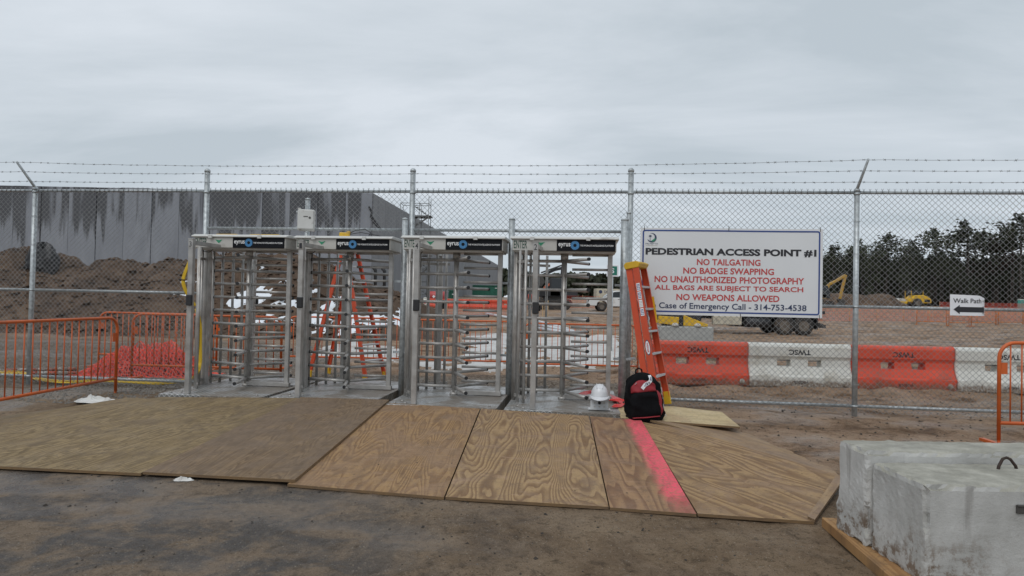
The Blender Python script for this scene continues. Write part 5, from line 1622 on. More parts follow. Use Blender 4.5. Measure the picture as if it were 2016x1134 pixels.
# backpack
bp = thing('backpack', 'black and red backpack with a white tag, standing on the plywood', 'backpack', gp(1274, 832, 0.185) + Vector((0, 0.10, 0)), R(14))
bp.rotation_euler = (R(-3), R(-5), R(14))
BPH = 0.535
def bp_half(z):
    f = z / BPH
    wv_ = 0.205 * (1 - 0.10 * (f - 0.25) ** 2 * 4) if f < 0.52 else 0.205 * (1 - 0.03) * math.sqrt(max(0.0, 1 - ((f - 0.52) / 0.485) ** 2.4))
    dv_ = 0.135 * (1 - 0.25 * f) if f < 0.72 else 0.135 * 0.82 * math.sqrt(max(0.0, 1 - ((f - 0.72) / 0.285) ** 2.2))
    if f < 0.06: wv_ *= 0.90 + f * 1.6; dv_ *= 0.88 + f * 2
    return max(wv_, 0.015), max(dv_, 0.012)
def bp_pt(a, z, off=0.0):
    wv_, dv_ = bp_half(z)
    c, s = math.cos(a), math.sin(a)
    e = 0.62
    x = math.copysign(abs(c) ** e, c) * (wv_ + off); y = math.copysign(abs(s) ** e, s) * (dv_ + off)
    wr = 0.006 * math.sin(z * 40 + a * 3) + 0.009 * math.sin(z * 17 - a * 5) + 0.004 * math.sin(z * 75 + a * 9)
    return (x + wr * c, y + wr * s + 0.03 * z, z)
def bp_patch(a0, a1, z0f, z1f, off, m, name, na=14, nz_=12):
    b = MB(); V = []; 
    for j in range(nz_ + 1):
        for i in range(na + 1):
            fa = i / na; a = R(a0 + (a1 - a0) * fa); z0_, z1_ = z0f(fa), z1f(fa)
            z = z0_ + (z1_ - z0_) * j / nz_
            edge = min(fa, 1 - fa, j / nz_, 1 - j / nz_)
            V.append(bp_pt(a, z, off * min(1, edge * 7) - 0.004 * (edge == 0)))
    F = [(j * (na + 1) + i, j * (na + 1) + i + 1, (j + 1) * (na + 1) + i + 1, (j + 1) * (na + 1) + i) for j in range(nz_) for i in range(na)]
    b.add(V, F, 0, True)
    return b.build(name, m, bp)
b = MB(); V = []; nz_ = 26; na = 40
for j in range(nz_ + 1):
    z = BPH * min(0.999, (j / nz_))
    for i in range(na): V.append(bp_pt(2 * PI * i / na, z))
F = [(j * na + i, j * na + (i + 1) % na, (j + 1) * na + (i + 1) % na, (j + 1) * na + i) for j in range(nz_) for i in range(na)]
F.append(tuple(nz_ * na + i for i in range(na))); F.append(tuple(reversed(range(na))))
b.add(V, F, 0, True); b.build('body', FABBLACK, bp)
bp_patch(206, 300, lambda f: 0.045, lambda f: 0.30 + 0.05 * math.sin(PI * f), 0.035, FABBLACK, 'front_pocket')
bp_patch(212, 304, lambda f: 0.325, lambda f: 0.370 + 0.095 * math.sin(PI * min(1, f * 1.05)) ** 0.7, 0.016, FABRED, 'red_top_panel')
bp_patch(300, 313, lambda f: 0.055, lambda f: 0.34, 0.012, FABRED, 'red_side_panel', 4)
bp_patch(214, 296, lambda f: 0.062 - 0.012 * f, lambda f: 0.078 - 0.012 * f, 0.043, FABRED, 'red_piping', 14, 3)
bp_patch(316, 352, lambda f: 0.05, lambda f: 0.24, 0.016, FABBLACK, 'side_pocket', 8)
tag_b = MB(); tag_p = MB()
TN = 10
def tagpt(f, sd, off):
    c = Vector(bp_pt(R(262 + 22 * f), 0.372 + 0.135 * f, 0.030 + off))
    c2 = Vector(bp_pt(R(262 + 22 * (f + .02)), 0.372 + 0.135 * (f + .02), 0.030 + off))
    d = (c2 - c).normalized(); n_ = Vector((0.25, -1, 0.25)).normalized()
    return c + n_.cross(d).normalized() * sd
for k in range(TN):
    f0, f1 = k / TN, (k + 1) / TN
    tag_b.add([tagpt(f0, -0.021, 0), tagpt(f0, 0.021, 0), tagpt(f1, 0.021, 0), tagpt(f1, -0.021, 0)], [(0, 1, 2, 3)], 0, True)
    if 1 < k < 9 and k != 5:
        for q in (0.1, 0.55):
            g0, g1 = f0 + q * 0.1, f0 + (q + 0.25) * 0.1
            tag_p.add([tagpt(g0, -0.014, 0.0025), tagpt(g0, 0.014 - 0.006 * (k % 3), 0.0025), tagpt(g1, 0.014 - 0.006 * (k % 3), 0.0025), tagpt(g1, -0.014, 0.0025)], [(0, 1, 2, 3)])
tag_b.build('white_tag', PAPER, bp)
tag_p.build('tag_print', TXTNAVY, bp)
MB().tube([(-0.04, 0.06, BPH - 0.02), (-0.035, 0.06, BPH + 0.03), (0, 0.062, BPH + 0.045), (0.035, 0.06, BPH + 0.03), (0.04, 0.06, BPH - 0.02)], 0.009, 6).build('carry_handle', FABBLACK, bp)
zp = MB()
for a, z in ((330, 0.36), (322, 0.18), (345, 0.08)):
    p_ = Vector(bp_pt(R(a), z, 0.012)); zp.bar(p_, p_ + Vector((0.004, -0.004, -0.05)), 0.006, 0.003)
p_ = Vector(bp_pt(R(236), 0.42, 0.02)); zp.bar(p_, p_ + Vector((0.02, -0.003, 0.02)), 0.008, 0.004)
zp.build('zip_pull', ALU, bp)
MB().tube([(0.14, 0.12, 0.45), (0.20, 0.17, 0.36), (0.21, 0.18, 0.2), (0.20, 0.14, 0.05), (0.23, 0.10, 0.01)], [0.03, 0.03, 0.022, 0.012, 0.012], 8).build('shoulder_strap', FABBLACK, bp)

# ================================================================ CONCRETE BLOCK, LOOP, TIMBER
cb_ = thing('concrete_block', 'grey precast concrete block with a stepped top and lifting loop', 'concrete block', (2.17, 3.45, 0.065), R(1.5))
def rough_block(x0, x1, y0, y1, z0, z1, seed, step=0.035, amp=0.014, topslope=0.0):
    bm = bmesh.new()
    nx, ny, nzb = (max(1, int(round(d / step))) for d in (x1 - x0, y1 - y0, z1 - z0))
    vs = {}
    def vert(i, j, k):
        key = (i, j, k)
        if key not in vs:
            x = x0 + (x1 - x0) * i / nx; y = y0 + (y1 - y0) * j / ny; z = z0 + (z1 - z0) * k / nzb
            bx_ = (i in (0, nx)) + (j in (0, ny)) + (k in (0, nzb))
            c = Vector(((x0 + x1) / 2, (y0 + y1) / 2, (z0 + z1) / 2))
            p = Vector((x, y, z))
            nA = float(fbm(x * 5 + z * 3.1 + seed, y * 5 + z * 2.3, 4, seed)) - 0.5
            nB = float(fbm(x * 22 + z * 9, y * 22 + z * 13, 3, seed + 4)) - 0.5
            ins = Vector(((1 if i == 0 else -1 if i == nx else 0), (1 if j == 0 else -1 if j == ny else 0), (1 if k == 0 else -1 if k == nzb else 0)))
            a = amp * nA * 1.2 + amp * 0.7 * nB
            if bx_ >= 2: a += 0.007 + 0.055 * max(0.0, nA - 0.06) * 2 + 0.016 * nB
            if j == 0 and bx_ == 1 or (j == 0 and k not in (0, nzb) and i != 0): a *= 0.25     # smooth cast face
            p += ins * a
            if k == nzb: p.z += 0.012 * nA + topslope * (y - y0)
            vs[key] = bm.verts.new(p)
        return vs[key]
    for k in (0, nzb):
        for i in range(nx):
            for j in range(ny): bm.faces.new([vert(i, j, k), vert(i + 1, j, k), vert(i + 1, j + 1, k), vert(i, j + 1, k)])
    for j in (0, ny):
        for i in range(nx):
            for k in range(nzb): bm.faces.new([vert(i, j, k), vert(i + 1, j, k), vert(i + 1, j, k + 1), vert(i, j, k + 1)])
    for i in (0, nx):
        for j in range(ny):
            for k in range(nzb): bm.faces.new([vert(i, j, k), vert(i, j + 1, k), vert(i, j + 1, k + 1), vert(i, j, k + 1)])
    bmesh.ops.recalc_face_normals(bm, faces=bm.faces)
    return bm
def bm_obj(bm, name, m, parent, smooth=False):
    me = bpy.data.meshes.new(name); bm.to_mesh(me); bm.free()
    for p in me.polygons: p.use_smooth = smooth
    me.materials.append(m)
    o = bpy.data.objects.new(name, me); col.objects.link(o); o.parent = parent
    return o
bm_obj(rough_block(0.0, 1.7, 0.0, 0.50, 0.0, 0.515, 31, 0.028), 'front_body', BLOCK, cb_)
bm_obj(rough_block(-0.022, 1.7, 0.505, 0.84, 0.0, 0.575, 47, 0.028), 'raised_back', BLOCK, cb_)
lp = MB()
lp.tube([(0.66, 0.36, 0.49), (0.675, 0.365, 0.535), (0.70, 0.37, 0.572), (0.725, 0.373, 0.580), (0.75, 0.376, 0.570), (0.785, 0.38, 0.53), (0.80, 0.385, 0.49)], 0.0085, 8)
lp.build('lifting_loop', RUST, cb_)
MB().box((0.525, -0.006, 0.40), (0.09, 0.012, 0.045)).box((0.525, -0.014, 0.418), (0.09, 0.01, 0.012)).build('steel_insert', DARKSTEEL, cb_, bevel=0.003)
for i, (x, yb, lab) in enumerate(((2.20, 0.02, 'weathered timber bearer under the left end of the concrete block'), (3.35, 0.0, 'timber bearer under the right part of the concrete block'))):
    tb2 = MB().box((0, 0, 0), (0.14, 1.30, 0.065)).build('timber_bearer', TIMBER, None, bevel=0.004)
    tb2.location = (x - 0.06, 3.82 + yb, hz(x, 3.8) + 0.030); tb2.rotation_euler = (0, 0, R(-5 if i == 0 else 2))
    tag(tb2, lab, 'timber', 'timbers under the concrete block')

# ================================================================ NETTING, CABLES, POLES AND SCRAPS AT LEFT
nb = thing('netting_heap', 'heap of crumpled pinkish red plastic netting behind the left fence', 'netting', (0, 0, 0))
c0 = og(262, 745); c1 = og(150, 738)
cxn, cyn = (c0.x - 0.22), (c0.y + 0.75)
def heap(u, v, lay):
    x = cxn + u * 1.12 + 0.02; y = cyn + v * 0.62
    rr = np.sqrt(u * u + v * v)
    hgt = np.clip(1 - rr ** 1.5, 0, 1) * (0.32 + 0.85 * np.clip(fbm(u * 2.4 + 5, v * 2.0, 3, 300) - 0.22, 0, 1)) 
    n = (fbm(u * 7 + lay * 3, v * 7, 4, 301 + lay) - 0.5) * 1.6
    x = x + 0.13 * (fbm(u * 6, v * 6, 3, 320 + lay) - 0.5); y = y + 0.13 * (fbm(u * 6, v * 6, 3, 330 + lay) - 0.5)
    return x, y, Hs(x, y) + 0.01 + hgt * (0.9 + 0.08 * lay) + n * 0.20 * np.clip(1.3 - rr, 0.15, 1)
gu = np.linspace(-1.05, 1.05, 46); gv = np.linspace(-1.05, 1.05, 30)
GU, GV = np.meshgrid(gu, gv)
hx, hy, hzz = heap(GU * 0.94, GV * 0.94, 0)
fo = np_mesh('shaded_core', np.stack([hx, hy, hzz - 0.10], -1).reshape(-1, 3), grid_quads(len(gu), len(gv)), NETSHADE, False, nb)  # solid sheet added under the strands to paint the heap's dark interior
def strands(lay, nu, nv, r, seed):
    V = []; F = []; base = 0
    def line(P):
        nonlocal base
        P = np.asarray(P)
        k = len(P)
        for (dx, dz) in ((0, r), (r, -r), (-r, -r)):
            pass
        ring = np.stack([P + np.array([0, 0, r]), P + np.array([r, r * .5, -r * .6]), P + np.array([-r, -r * .5, -r * .6])], 1).reshape(-1, 3)
        V.append(ring)
        p_ = base + np.arange(k - 1)[:, None] * 3
        for e in range(3):
            e2 = (e + 1) % 3
            F.append(np.stack([p_[:, 0] + e, p_[:, 0] + e2, p_[:, 0] + e2 + 3, p_[:, 0] + e + 3], -1))
        base += k * 3
    t_ = np.linspace(-1.05, 1.05, 70)
    for a in np.linspace(-1.02, 1.02, nu):
        line(np.stack(heap(np.full_like(t_, a), t_, lay), -1))
    for a in np.linspace(-1.02, 1.02, nv):
        line(np.stack(heap(t_, np.full_like(t_, a), lay), -1))
    o = np_mesh('net_strands', np.vstack(V), np.vstack(F), NETRED, False, nb)
    o['kind'] = 'stuff'
for lay, nu, nv in ((0, 44, 30), (1, 36, 24), (2, 30, 20)): strands(lay, nu, nv, 0.0062, lay)

def bundle(name, paths, r, m, label, cat):
    t = thing(name, label, cat, (0, 0, 0))
    for p in paths: MB().tube(p, r, 6).build('strand', m, t)
    return t
def smooth_path(P, n=8):
    out = []
    P = [Vector(p) for p in P]
    for i in range(len(P) - 1):
        a, b, c, d = P[max(0, i - 1)], P[i], P[i + 1], P[min(len(P) - 1, i + 2)]
        for k in range(n):
            t_ = k / n
            out.append(0.5 * ((2 * b) + (c - a) * t_ + (2 * a - 5 * b + 4 * c - d) * t_ ** 2 + (3 * b - a - 3 * c + d) * t_ ** 3))
    out.append(P[-1])
    return out
Yc = 9.35
gpts = [(-40, 735), (0, 735), (42, 735), (75, 744), (130, 751), (190, 750), (250, 752), (310, 753), (352, 749), (376, 744)]
paths = []
for k in range(5):
    rs = random.Random(k)
    pp = []
    for i, (a, b) in enumerate(gpts):
        p = gp(a, b + (k - 2) * 1.1 * (1 + 0.8 * math.sin(i * 1.3 + k)), 0.15)
        pp.append(p)
    pp += [pt(384 + k * 1.2, 737, Yc - 0.3), pt(391 + k * 1.3, 715, Yc - 0.3), pt(392 + k * 1.1, 680, Yc - 0.28), pt(390 + k * 1.5, 640, Yc - 0.28), pt(385 + k, 608, Yc - 0.28)]
    paths.append(smooth_path(pp))
bundle('yellow_cables', paths, 0.0095, CABLE, 'bundle of yellow cables along the ground, rising beside turnstile 3', 'cables')
paths = []
for k in range(4):
    paths.append(smooth_path([pt(386 + k, 470, Yc - 0.1), pt(379 + k, 495, Yc - 0.15), pt(370 + k * 1.2, 518, Yc - 0.2), pt(359 + k * 1.5, 548, Yc - 0.22), pt(361 + k * 1.5, 566, Yc - 0.22), pt(371 + k * 1.4, 586, Yc - 0.2), pt(383 + k * 1.2, 602, Yc - 0.18)]))
cl = bundle('yellow_cable_loop', paths, 0.010, CABLE, 'loop of yellow cables bulging left of turnstile 3 at card reader height', 'cables')
wt = pt(357.5, 550, Yc - 0.22)
MB().tube([wt + Vector((-0.03, -0.012, 0)), wt + Vector((0.05, -0.012, -0.01))], 0.008, 5).build('cable_tie', BLACK, cl)
for i, (a, b, lab) in enumerate((((-30, 735), (150, 731), 'red and white banded pole lying behind the left fence, the upper of two'), ((-30, 741), (152, 740), 'red and white banded pole lying behind the left fence, the lower of two'))):
    p0_, p1_ = og(*a), og(*b)
    p0_.z += 0.04; p1_.z += 0.04
    bb = MB()
    for k in range(9):
        q0, q1 = p0_.lerp(p1_, k / 9), p0_.lerp(p1_, (k + 1) / 9)
        bb.tube([q0, q1], 0.036, 8, k % 2)
    tag(bb.build('banded_pole', [PLASTORANGE, PLASTWHITE]), lab, 'pole', 'banded poles on the ground')
def crumple(name, c, sx, sy, sz, m, seed, label, cat):
    n = 22
    gx = np.linspace(-1, 1, n); GX, GY = np.meshgrid(gx, gx)
    rr = np.sqrt(GX ** 2 + GY ** 2)
    ed = 0.75 + 0.5 * (fbm(np.arctan2(GY, GX) * 1.3 + 9, GX * 0, 3, seed) - 0.5)
    k = np.minimum(1, ed / np.maximum(rr, 1e-6))
    x = c[0] + GX * k * sx; y = c[1] + GY * k * sy
    z = c[2] + np.clip(1 - (rr * k / ed) ** 2, 0, 1) * sz * (0.1 + 2.0 * np.abs(fbm(GX * 4.2, GY * 4.2, 4, seed + 3) - 0.35) * 2) + 0.004
    return tag(np_mesh(name, np.stack([x, y, z], -1).reshape(-1, 3), grid_quads(n, n), m, False), label, cat)
q = gp(192, 791, 0.10); crumple('plastic_scrap', q, 0.34, 0.16, 0.055, SCRAP, 5, 'crumpled white plastic scrap beside the back edge of the left sheets', 'scrap')
q = gp(362, 946, 0.01); q.z = hz(q.x, q.y); crumple('paper_scrap', q, 0.10, 0.05, 0.022, SCRAP, 6, 'torn white paper scrap on the mud before the left sheets', 'scrap')

# ================================================================ BACKGROUND MACHINES AND SITE THINGS
def wheel(mb_parent, x, y, z, r, wd, name='wheel'):
    w_ = MB()
    pr = [(r * 0.55, -wd / 2), (r * 0.92, -wd / 2), (r, -wd * 0.35), (r, wd * 0.35), (r * 0.92, wd / 2), (r * 0.55, wd / 2)]
    V = []; n = 20
    for rr, yy in pr:
        for j in range(n):
            a = 2 * PI * j / n; V.append((x + rr * math.cos(a), y + yy, z + rr * math.sin(a)))
    F = [(i * n + j, i * n + (j + 1) % n, (i + 1) * n + (j + 1) % n, (i + 1) * n + j) for i in range(5) for j in range(n)]
    w_.add(V, F, 0, True)
    o = w_.build(name, TYRE, mb_parent)
    MB().tube([(x, y - wd * 0.42, z), (x, y + wd * 0.42, z)], r * 0.57, 14).tube([(x, y - wd * 0.5, z), (x, y + wd * 0.5, z)], r * 0.18, 8).build('rim', RIMMUD, o)
    return o
# white pickup, nose to the left
pk = thing('pickup_truck', 'white crew cab pickup with muddy sides behind turnstile 2', 'pickup truck', (0, 0, 0))
py_ = 60.0
x0 = (1157 - 1008) / FPX * py_
pk.location = (x0, py_, float(Hs(x0 + 2.5, py_)))
low = [(0.08, 0.50), (0.0, 0.72), (0.03, 1.02), (0.15, 1.12), (1.45, 1.22), (5.75, 1.20), (5.8, 0.62), (5.6, 0.5), (5.15, 0.5), (5.08, 0.75), (4.85, 0.92), (4.5, 0.92), (4.28, 0.75), (4.2, 0.46), (1.72, 0.44), (1.62, 0.75), (1.4, 0.93), (1.02, 0.93), (0.8, 0.75), (0.72, 0.48)]
MB().prism(low, -0.95, 0.95).build('body', WHITEPAINT, pk, bevel=0.04)
MB().prism([(1.42, 1.21), (2.15, 1.80), (2.5, 1.88), (3.75, 1.88), (3.98, 1.78), (4.05, 1.20)], -0.80, 0.80).build('cab', WHITEPAINT, pk, bevel=0.05)
gl = MB()
gl.add([(1.72, -0.815, 1.27), (2.28, -0.815, 1.74), (2.95, -0.815, 1.79), (2.95, -0.815, 1.27)], [(0, 1, 2, 3)])
gl.add([(3.03, -0.815, 1.27), (3.03, -0.815, 1.79), (3.7, -0.815, 1.76), (3.9, -0.815, 1.27)], [(0, 1, 2, 3)])
gl.add([(1.50, -0.72, 1.29), (2.12, -0.68, 1.79), (2.12, 0.68, 1.79), (1.50, 0.72, 1.29)], [(0, 1, 2, 3)])
gl.v = [(x - 0.02 if i >= 8 else x, y, z + (0.02 if i >= 8 else 0)) for i, (x, y, z) in enumerate(gl.v)]
gl.build('window', GLASSDARK, pk)
MB().box((1.72, -1.05, 1.34), (0.14, 0.22, 0.24)).build('mirror', BLACK, pk, bevel=0.03)
MB().box((-0.02, 0, 0.62), (0.10, 1.9, 0.2)).build('bumper', HOODGREY, pk, bevel=0.03)
MB().box((0.06, -0.72, 0.95), (0.12, 0.4, 0.2)).build('headlight', GLASSDARK, pk)
MB().box((3.0, -0.96, 0.86), (0.02, 0.02, 0.62)).box((2.7, -0.955, 1.08), (0.2, 0.02, 0.04)).build('door_gap', DARKSTEEL, pk)
for x in (1.2, 4.7):
    for y in (-0.82, 0.82): wheel(pk, x, y, 0.40, 0.41, 0.28)

def excavator(name, label, loc, rz, m, boom, stick, bucket_at, sc=1.0, hm=None):
    t = thing(name, label, 'excavator', loc, rz)
    hm = hm or m
    for y in (-1.15, 1.15):
        MB().prism([(-1.9, 0.45), (-1.6, 0.05), (1.6, 0.05), (1.9, 0.45), (1.6, 0.9), (-1.6, 0.9)], y - 0.28, y + 0.28).build('track', TYRE, t, bevel=0.05)
    MB().box((0, 0, 1.0), (1.4, 1.7, 0.3)).build('slew_ring', DARKSTEEL, t)
    MB().prism([(-2.4, 1.2), (0.9, 1.2), (0.9, 1.7), (-0.2, 1.95), (-2.2, 2.1), (-2.5, 1.8)], -1.25, 1.25).build('house', hm, t, bevel=0.06)
    cbp = MB().prism([(-0.1, 1.25), (1.35, 1.25), (1.4, 1.9), (1.05, 2.95), (-0.1, 2.95)], -1.25, -0.25).build('cab', PLANTDARK, t, bevel=0.05)
    MB().add([(0.02, -1.262, 1.8), (1.25, -1.262, 1.8), (1.0, -1.262, 2.85), (0.02, -1.262, 2.85)], [(0, 1, 2, 3)]).build('window', GLASSDARK, cbp)
    b_ = MB()
    for i in range(len(boom) - 1):
        a, c = boom[i], boom[i + 1]
        b_.bar((a[0], 0.1, a[1]), (c[0], 0.1, c[1]), 0.42, 0.34)
    b_.build('boom', m, t, bevel=0.04)
    s_ = MB()
    for i in range(len(stick) - 1):
        a, c = stick[i], stick[i + 1]
        s_.bar((a[0], 0.1, a[1]), (c[0], 0.1, c[1]), 0.34, 0.26)
    s_.build('stick', m, t, bevel=0.03)
    bx_, bz_ = bucket_at
    MB().prism([(bx_ - 0.1, bz_ + 0.1), (bx_ + 0.45, bz_ + 0.05), (bx_ + 0.7, bz_ - 0.5), (bx_ + 0.35, bz_ - 0.95), (bx_ - 0.25, bz_ - 0.8), (bx_ + 0.1, bz_ - 0.4)], -0.4, 0.6).build('bucket', DARKSTEEL, t, bevel=0.03)
    hc = MB()
    k = len(boom) // 2
    hc.tube([(0.9, 0.1, 1.6), (boom[k][0], 0.1, boom[k][1] - 0.1)], 0.09, 8)
    hc.tube([(boom[k][0], 0.1, boom[k][1] + 0.35), (stick[0][0] - 0.1, 0.1, stick[0][1] + 0.45)], 0.08, 8)
    hc.tube([(stick[0][0] + 0.25, 0.1, stick[0][1] + 0.4), (bx_ + 0.3, 0.1, bz_ + 0.4)], 0.07, 8)
    hc.build('hydraulic_cylinder', DARKSTEEL, t)
    t.scale = (sc, sc, sc)
    return t
def px3(px, py, Y): p = pt(px, py, Y); return p
Yx = 62.0
ex0 = px3(1101, 600, Yx); gz_e = float(Hs(ex0.x, Yx))
zz = lambda py: pt(1100, py, Yx).z - gz_e
ppm = FPX / Yx
ex0 = px3(1083, 600, Yx)
excavator('excavator', 'black excavator with raised boom seen through turnstile 2', (ex0.x, Yx, gz_e), 0, PLANTBLACK,
          [(0.5, 1.5), (1.1, 2.6), (1.2, zz(524))], [(1.2, zz(527)), (0.4, zz(531)), (-(1083 - 1066) / ppm, zz(543))], (-(1083 - 1066) / ppm - 0.4, zz(546)))
rx0 = px3(1094, 596, 74.0); gz_r = float(Hs(rx0.x, 74.0))
excavator('excavator', 'small orange red excavator with folded arm behind the black excavator', (rx0.x, 74.0, gz_r), R(180), PLANTRED,
          [(0.5, 1.3), (0.1, 2.3), (0.5, 2.75)], [(0.5, 2.75), (1.3, 2.3), (1.7, 1.4)], (1.6, 1.2), 0.95, PLANTDARK)
Yy = 90.0
yx0 = px3(1606, 600, Yy); gz_y = float(Hs(yx0.x, Yy)); ppm = FPX / Yy
zz = lambda py: pt(1640, py, Yy).z - gz_y
excavator('excavator', 'far yellow excavator with arched boom beside the board sign', (yx0.x, Yy, gz_y), 0, PLANTYELLOW,
          [((1618 - 1606) / ppm, zz(588)), ((1632 - 1606) / ppm, zz(560)), ((1646 - 1606) / ppm, zz(553)), ((1664 - 1606) / ppm, zz(541))],
          [((1665 - 1606) / ppm, zz(541)), ((1660 - 1606) / ppm, zz(560)), ((1654 - 1606) / ppm, zz(588))], ((1652 - 1606) / ppm, zz(590)))
# roller
Yr = 110.0; ppm = FPX / Yr
ro_x = px3(1792, 600, Yr).x
rl_ = thing('road_roller', 'small bright yellow road roller far beyond the tall fence post', 'road roller', (ro_x, Yr, float(Hs(ro_x, Yr)) - 0.1), 0)
MB().prism([(-0.2, 0.7), (2.9, 0.75), (3.0, 1.15), (2.6, 1.75), (1.6, 2.1), (0.2, 2.05), (-0.3, 1.5)], -1.0, 1.0).build('engine_hood', YELLOW, rl_, bevel=0.12, seg=2)
MB().box((2.2, -1.02, 1.15), (0.9, 0.04, 0.45)).build('grille', BLACK, rl_)
MB().prism([(-2.3, 0.9), (-0.2, 0.9), (-0.2, 1.35), (-1.6, 1.45), (-2.3, 1.2)], -0.9, 0.9).box((-1.9, -1.05, 0.8), (1.6, 0.1, 0.4)).build('front_frame', YELLOW, rl_, bevel=0.05)
MB().tube([(-1.9, -1.0, 0.75), (-1.9, 1.0, 0.75)], 0.75, 20).build('drum', HOODGREY, rl_)
wheel(rl_, 0.55, -0.95, 0.75, 0.78, 0.5); wheel(rl_, 0.55, 0.95, 0.75, 0.78, 0.5)
MB().bar((-0.35, -0.85, 1.3), (-0.35, -0.85, 2.75), 0.09, 0.09).bar((1.6, -0.85, 1.9), (1.6, -0.85, 2.75), 0.07, 0.07).bar((-0.35, 0.85, 1.3), (-0.35, 0.85, 2.75), 0.09, 0.09).build('canopy_post', YELLOW, rl_)
MB().box((0.6, 0, 2.55), (1.7, 1.5, 0.5)).build('cab', GLASSDARK, rl_, bevel=0.05)

# dumpsters, tank, barrier row, white containers
def dumpster(px0, px1, pyt, Y, label):
    a, b_ = pt(px0, pyt, Y), pt(px1, pyt, Y)
    L = b_.x - a.x; g_ = float(Hs(a.x + L / 2, Y)); h = a.z - g_
    t = thing('dumpster', label, 'dumpster', (a.x, Y, g_), 0, 'green dumpsters before the grey side wall')
    MB().prism([(0, 0.25), (L, 0.25), (L, h), (0.25, h), (0.0, h - 0.3)], 0, 2.4).build('body', DUMPGREEN, t, bevel=0.03)
    rb_ = MB().box((0, -0.06, h / 2 + 0.1), (0.12, 0.12, h - 0.35)).build('rib', DUMPGREEN, t)
    n = max(3, int(L / 0.9))
    for k in range(n): (rb_ if k == 0 else inst(rb_, t)).location = (L * (k + 0.5) / n, 0, 0)
    MB().box((L / 2, -0.08, h - 0.06), (L, 0.14, 0.12)).build('top_rail', DUMPGREEN, t)
    MB().box((L * 0.78, -0.13, h - 0.55), (0.4, 0.02, 0.12)).build('plate', PAPER, t)
    return t
dumpster(930, 990, 561, 130.0, 'long dark green dumpster behind the orange barrier row')
dumpster(883, 896, 571, 88.0, 'small green dumpster half hidden behind turnstile 4 rotor')
Yb = 58.0
bx0 = (842 - 1008) / FPX * Yb
for i, lb in enumerate(('orange water filled barrier at the far end, leftmost of the distant row', 'second orange water filled barrier of the distant row', 'third orange water filled barrier of the distant row', 'orange water filled barrier at the right end of the distant row')):
    t = copy_tree(bo_)
    x = bx0 + 0.93 + i * 1.88
    t.location = (x, Yb - 0.1 * i, float(Hs(x, Yb)) + 0.02); t.rotation_euler = (0, 0, R((2, -3, 1, -2)[i]))
    t['label'] = lb; t['group'] = 'distant row of orange water filled barriers'
Yt = 66.0
tx = px3(860, 580, Yt); gt = float(Hs(tx.x, Yt))
tk = thing('fuel_tank', 'red cylindrical fuel tank with white hazard placards, behind the distant barriers', 'tank', (tx.x, Yt, gt))
MB().tube([(-0.86, 0, 1.05), (-0.8, 0, 1.05), (0.8, 0, 1.05), (0.86, 0, 1.05)], [0.38, 0.46, 0.46, 0.38], 20).build('shell', TANKRED, tk)
MB().box((-0.55, 0, 0.32), (0.12, 0.8, 0.64)).box((0.55, 0, 0.32), (0.12, 0.8, 0.64)).build('saddle', TANKRED, tk)
pc = MB()
for x in (-0.25, 0.1): pc.add([(x - 0.16, -0.47, 0.98), (x, -0.47, 0.82), (x + 0.16, -0.47, 0.98), (x, -0.47, 1.14)], [(0, 1, 2, 3)])
pc.box((0.36, -0.465, 0.98), (0.09, 0.01, 0.28))
pc.build('placard', PAPER, tk)
for i, (px_, lab) in enumerate(((824, 'white bin at the left end of the distant barriers'), (837, 'white bin with red mark beside the distant barriers'))):
    c = px3(px_, 594, 57.0); g_ = float(Hs(c.x, 57.0))
    t = thing('bin', lab, 'bin', (c.x, 57.0, g_), 0, 'white bins by the distant barriers')
    MB().lathe([(0.13, 0.02), (0.16, 0.35), (0.165, 0.85)], 14).build('body', PLASTWHITE, t)
    MB().lathe([(0.175, 0.85), (0.175, 0.90), (0.05, 0.93)], 14).build('lid', PLASTWHITE, t)
    if i: MB().box((0, -0.165, 0.55), (0.14, 0.01, 0.3)).build('mark', TXTRED, t)
# site trailer with rental lettering
Ys = 76.0
a = px3(1174, 568, Ys); b_ = px3(1262, 568, Ys); g_ = float(Hs(a.x, Ys)); L = b_.x - a.x; h = a.z - g_
tr_ = thing('site_trailer', 'beige site trailer with dark lettering behind the white pickup', 'trailer', (a.x, Ys, g_))
MB().box((L / 2, 1.2, h / 2 + 0.2), (L, 2.4, h - 0.4)).build('body', BEIGE, tr_, bevel=0.04)
MB().text('United Rentals', (0.9, -0.01, h - 0.52), (1, 0, 0), (0, 0, 1), 2.3, 0.34, 0, 0.01).tube([(0.5, -0.005, h - 0.36), (0.5, -0.02, h - 0.36)], 0.2, 14).build('lettering', TXTNAVY, tr_)
MB().box((L * 0.7, -0.02, h * 0.55), (0.9, 0.04, 0.7)).build('window', GLASSDARK, tr_)
wheel(tr_, L * 0.45, 0.1, 0.32, 0.34, 0.22); wheel(tr_, L * 0.45 + 0.8, 0.1, 0.32, 0.34, 0.22)

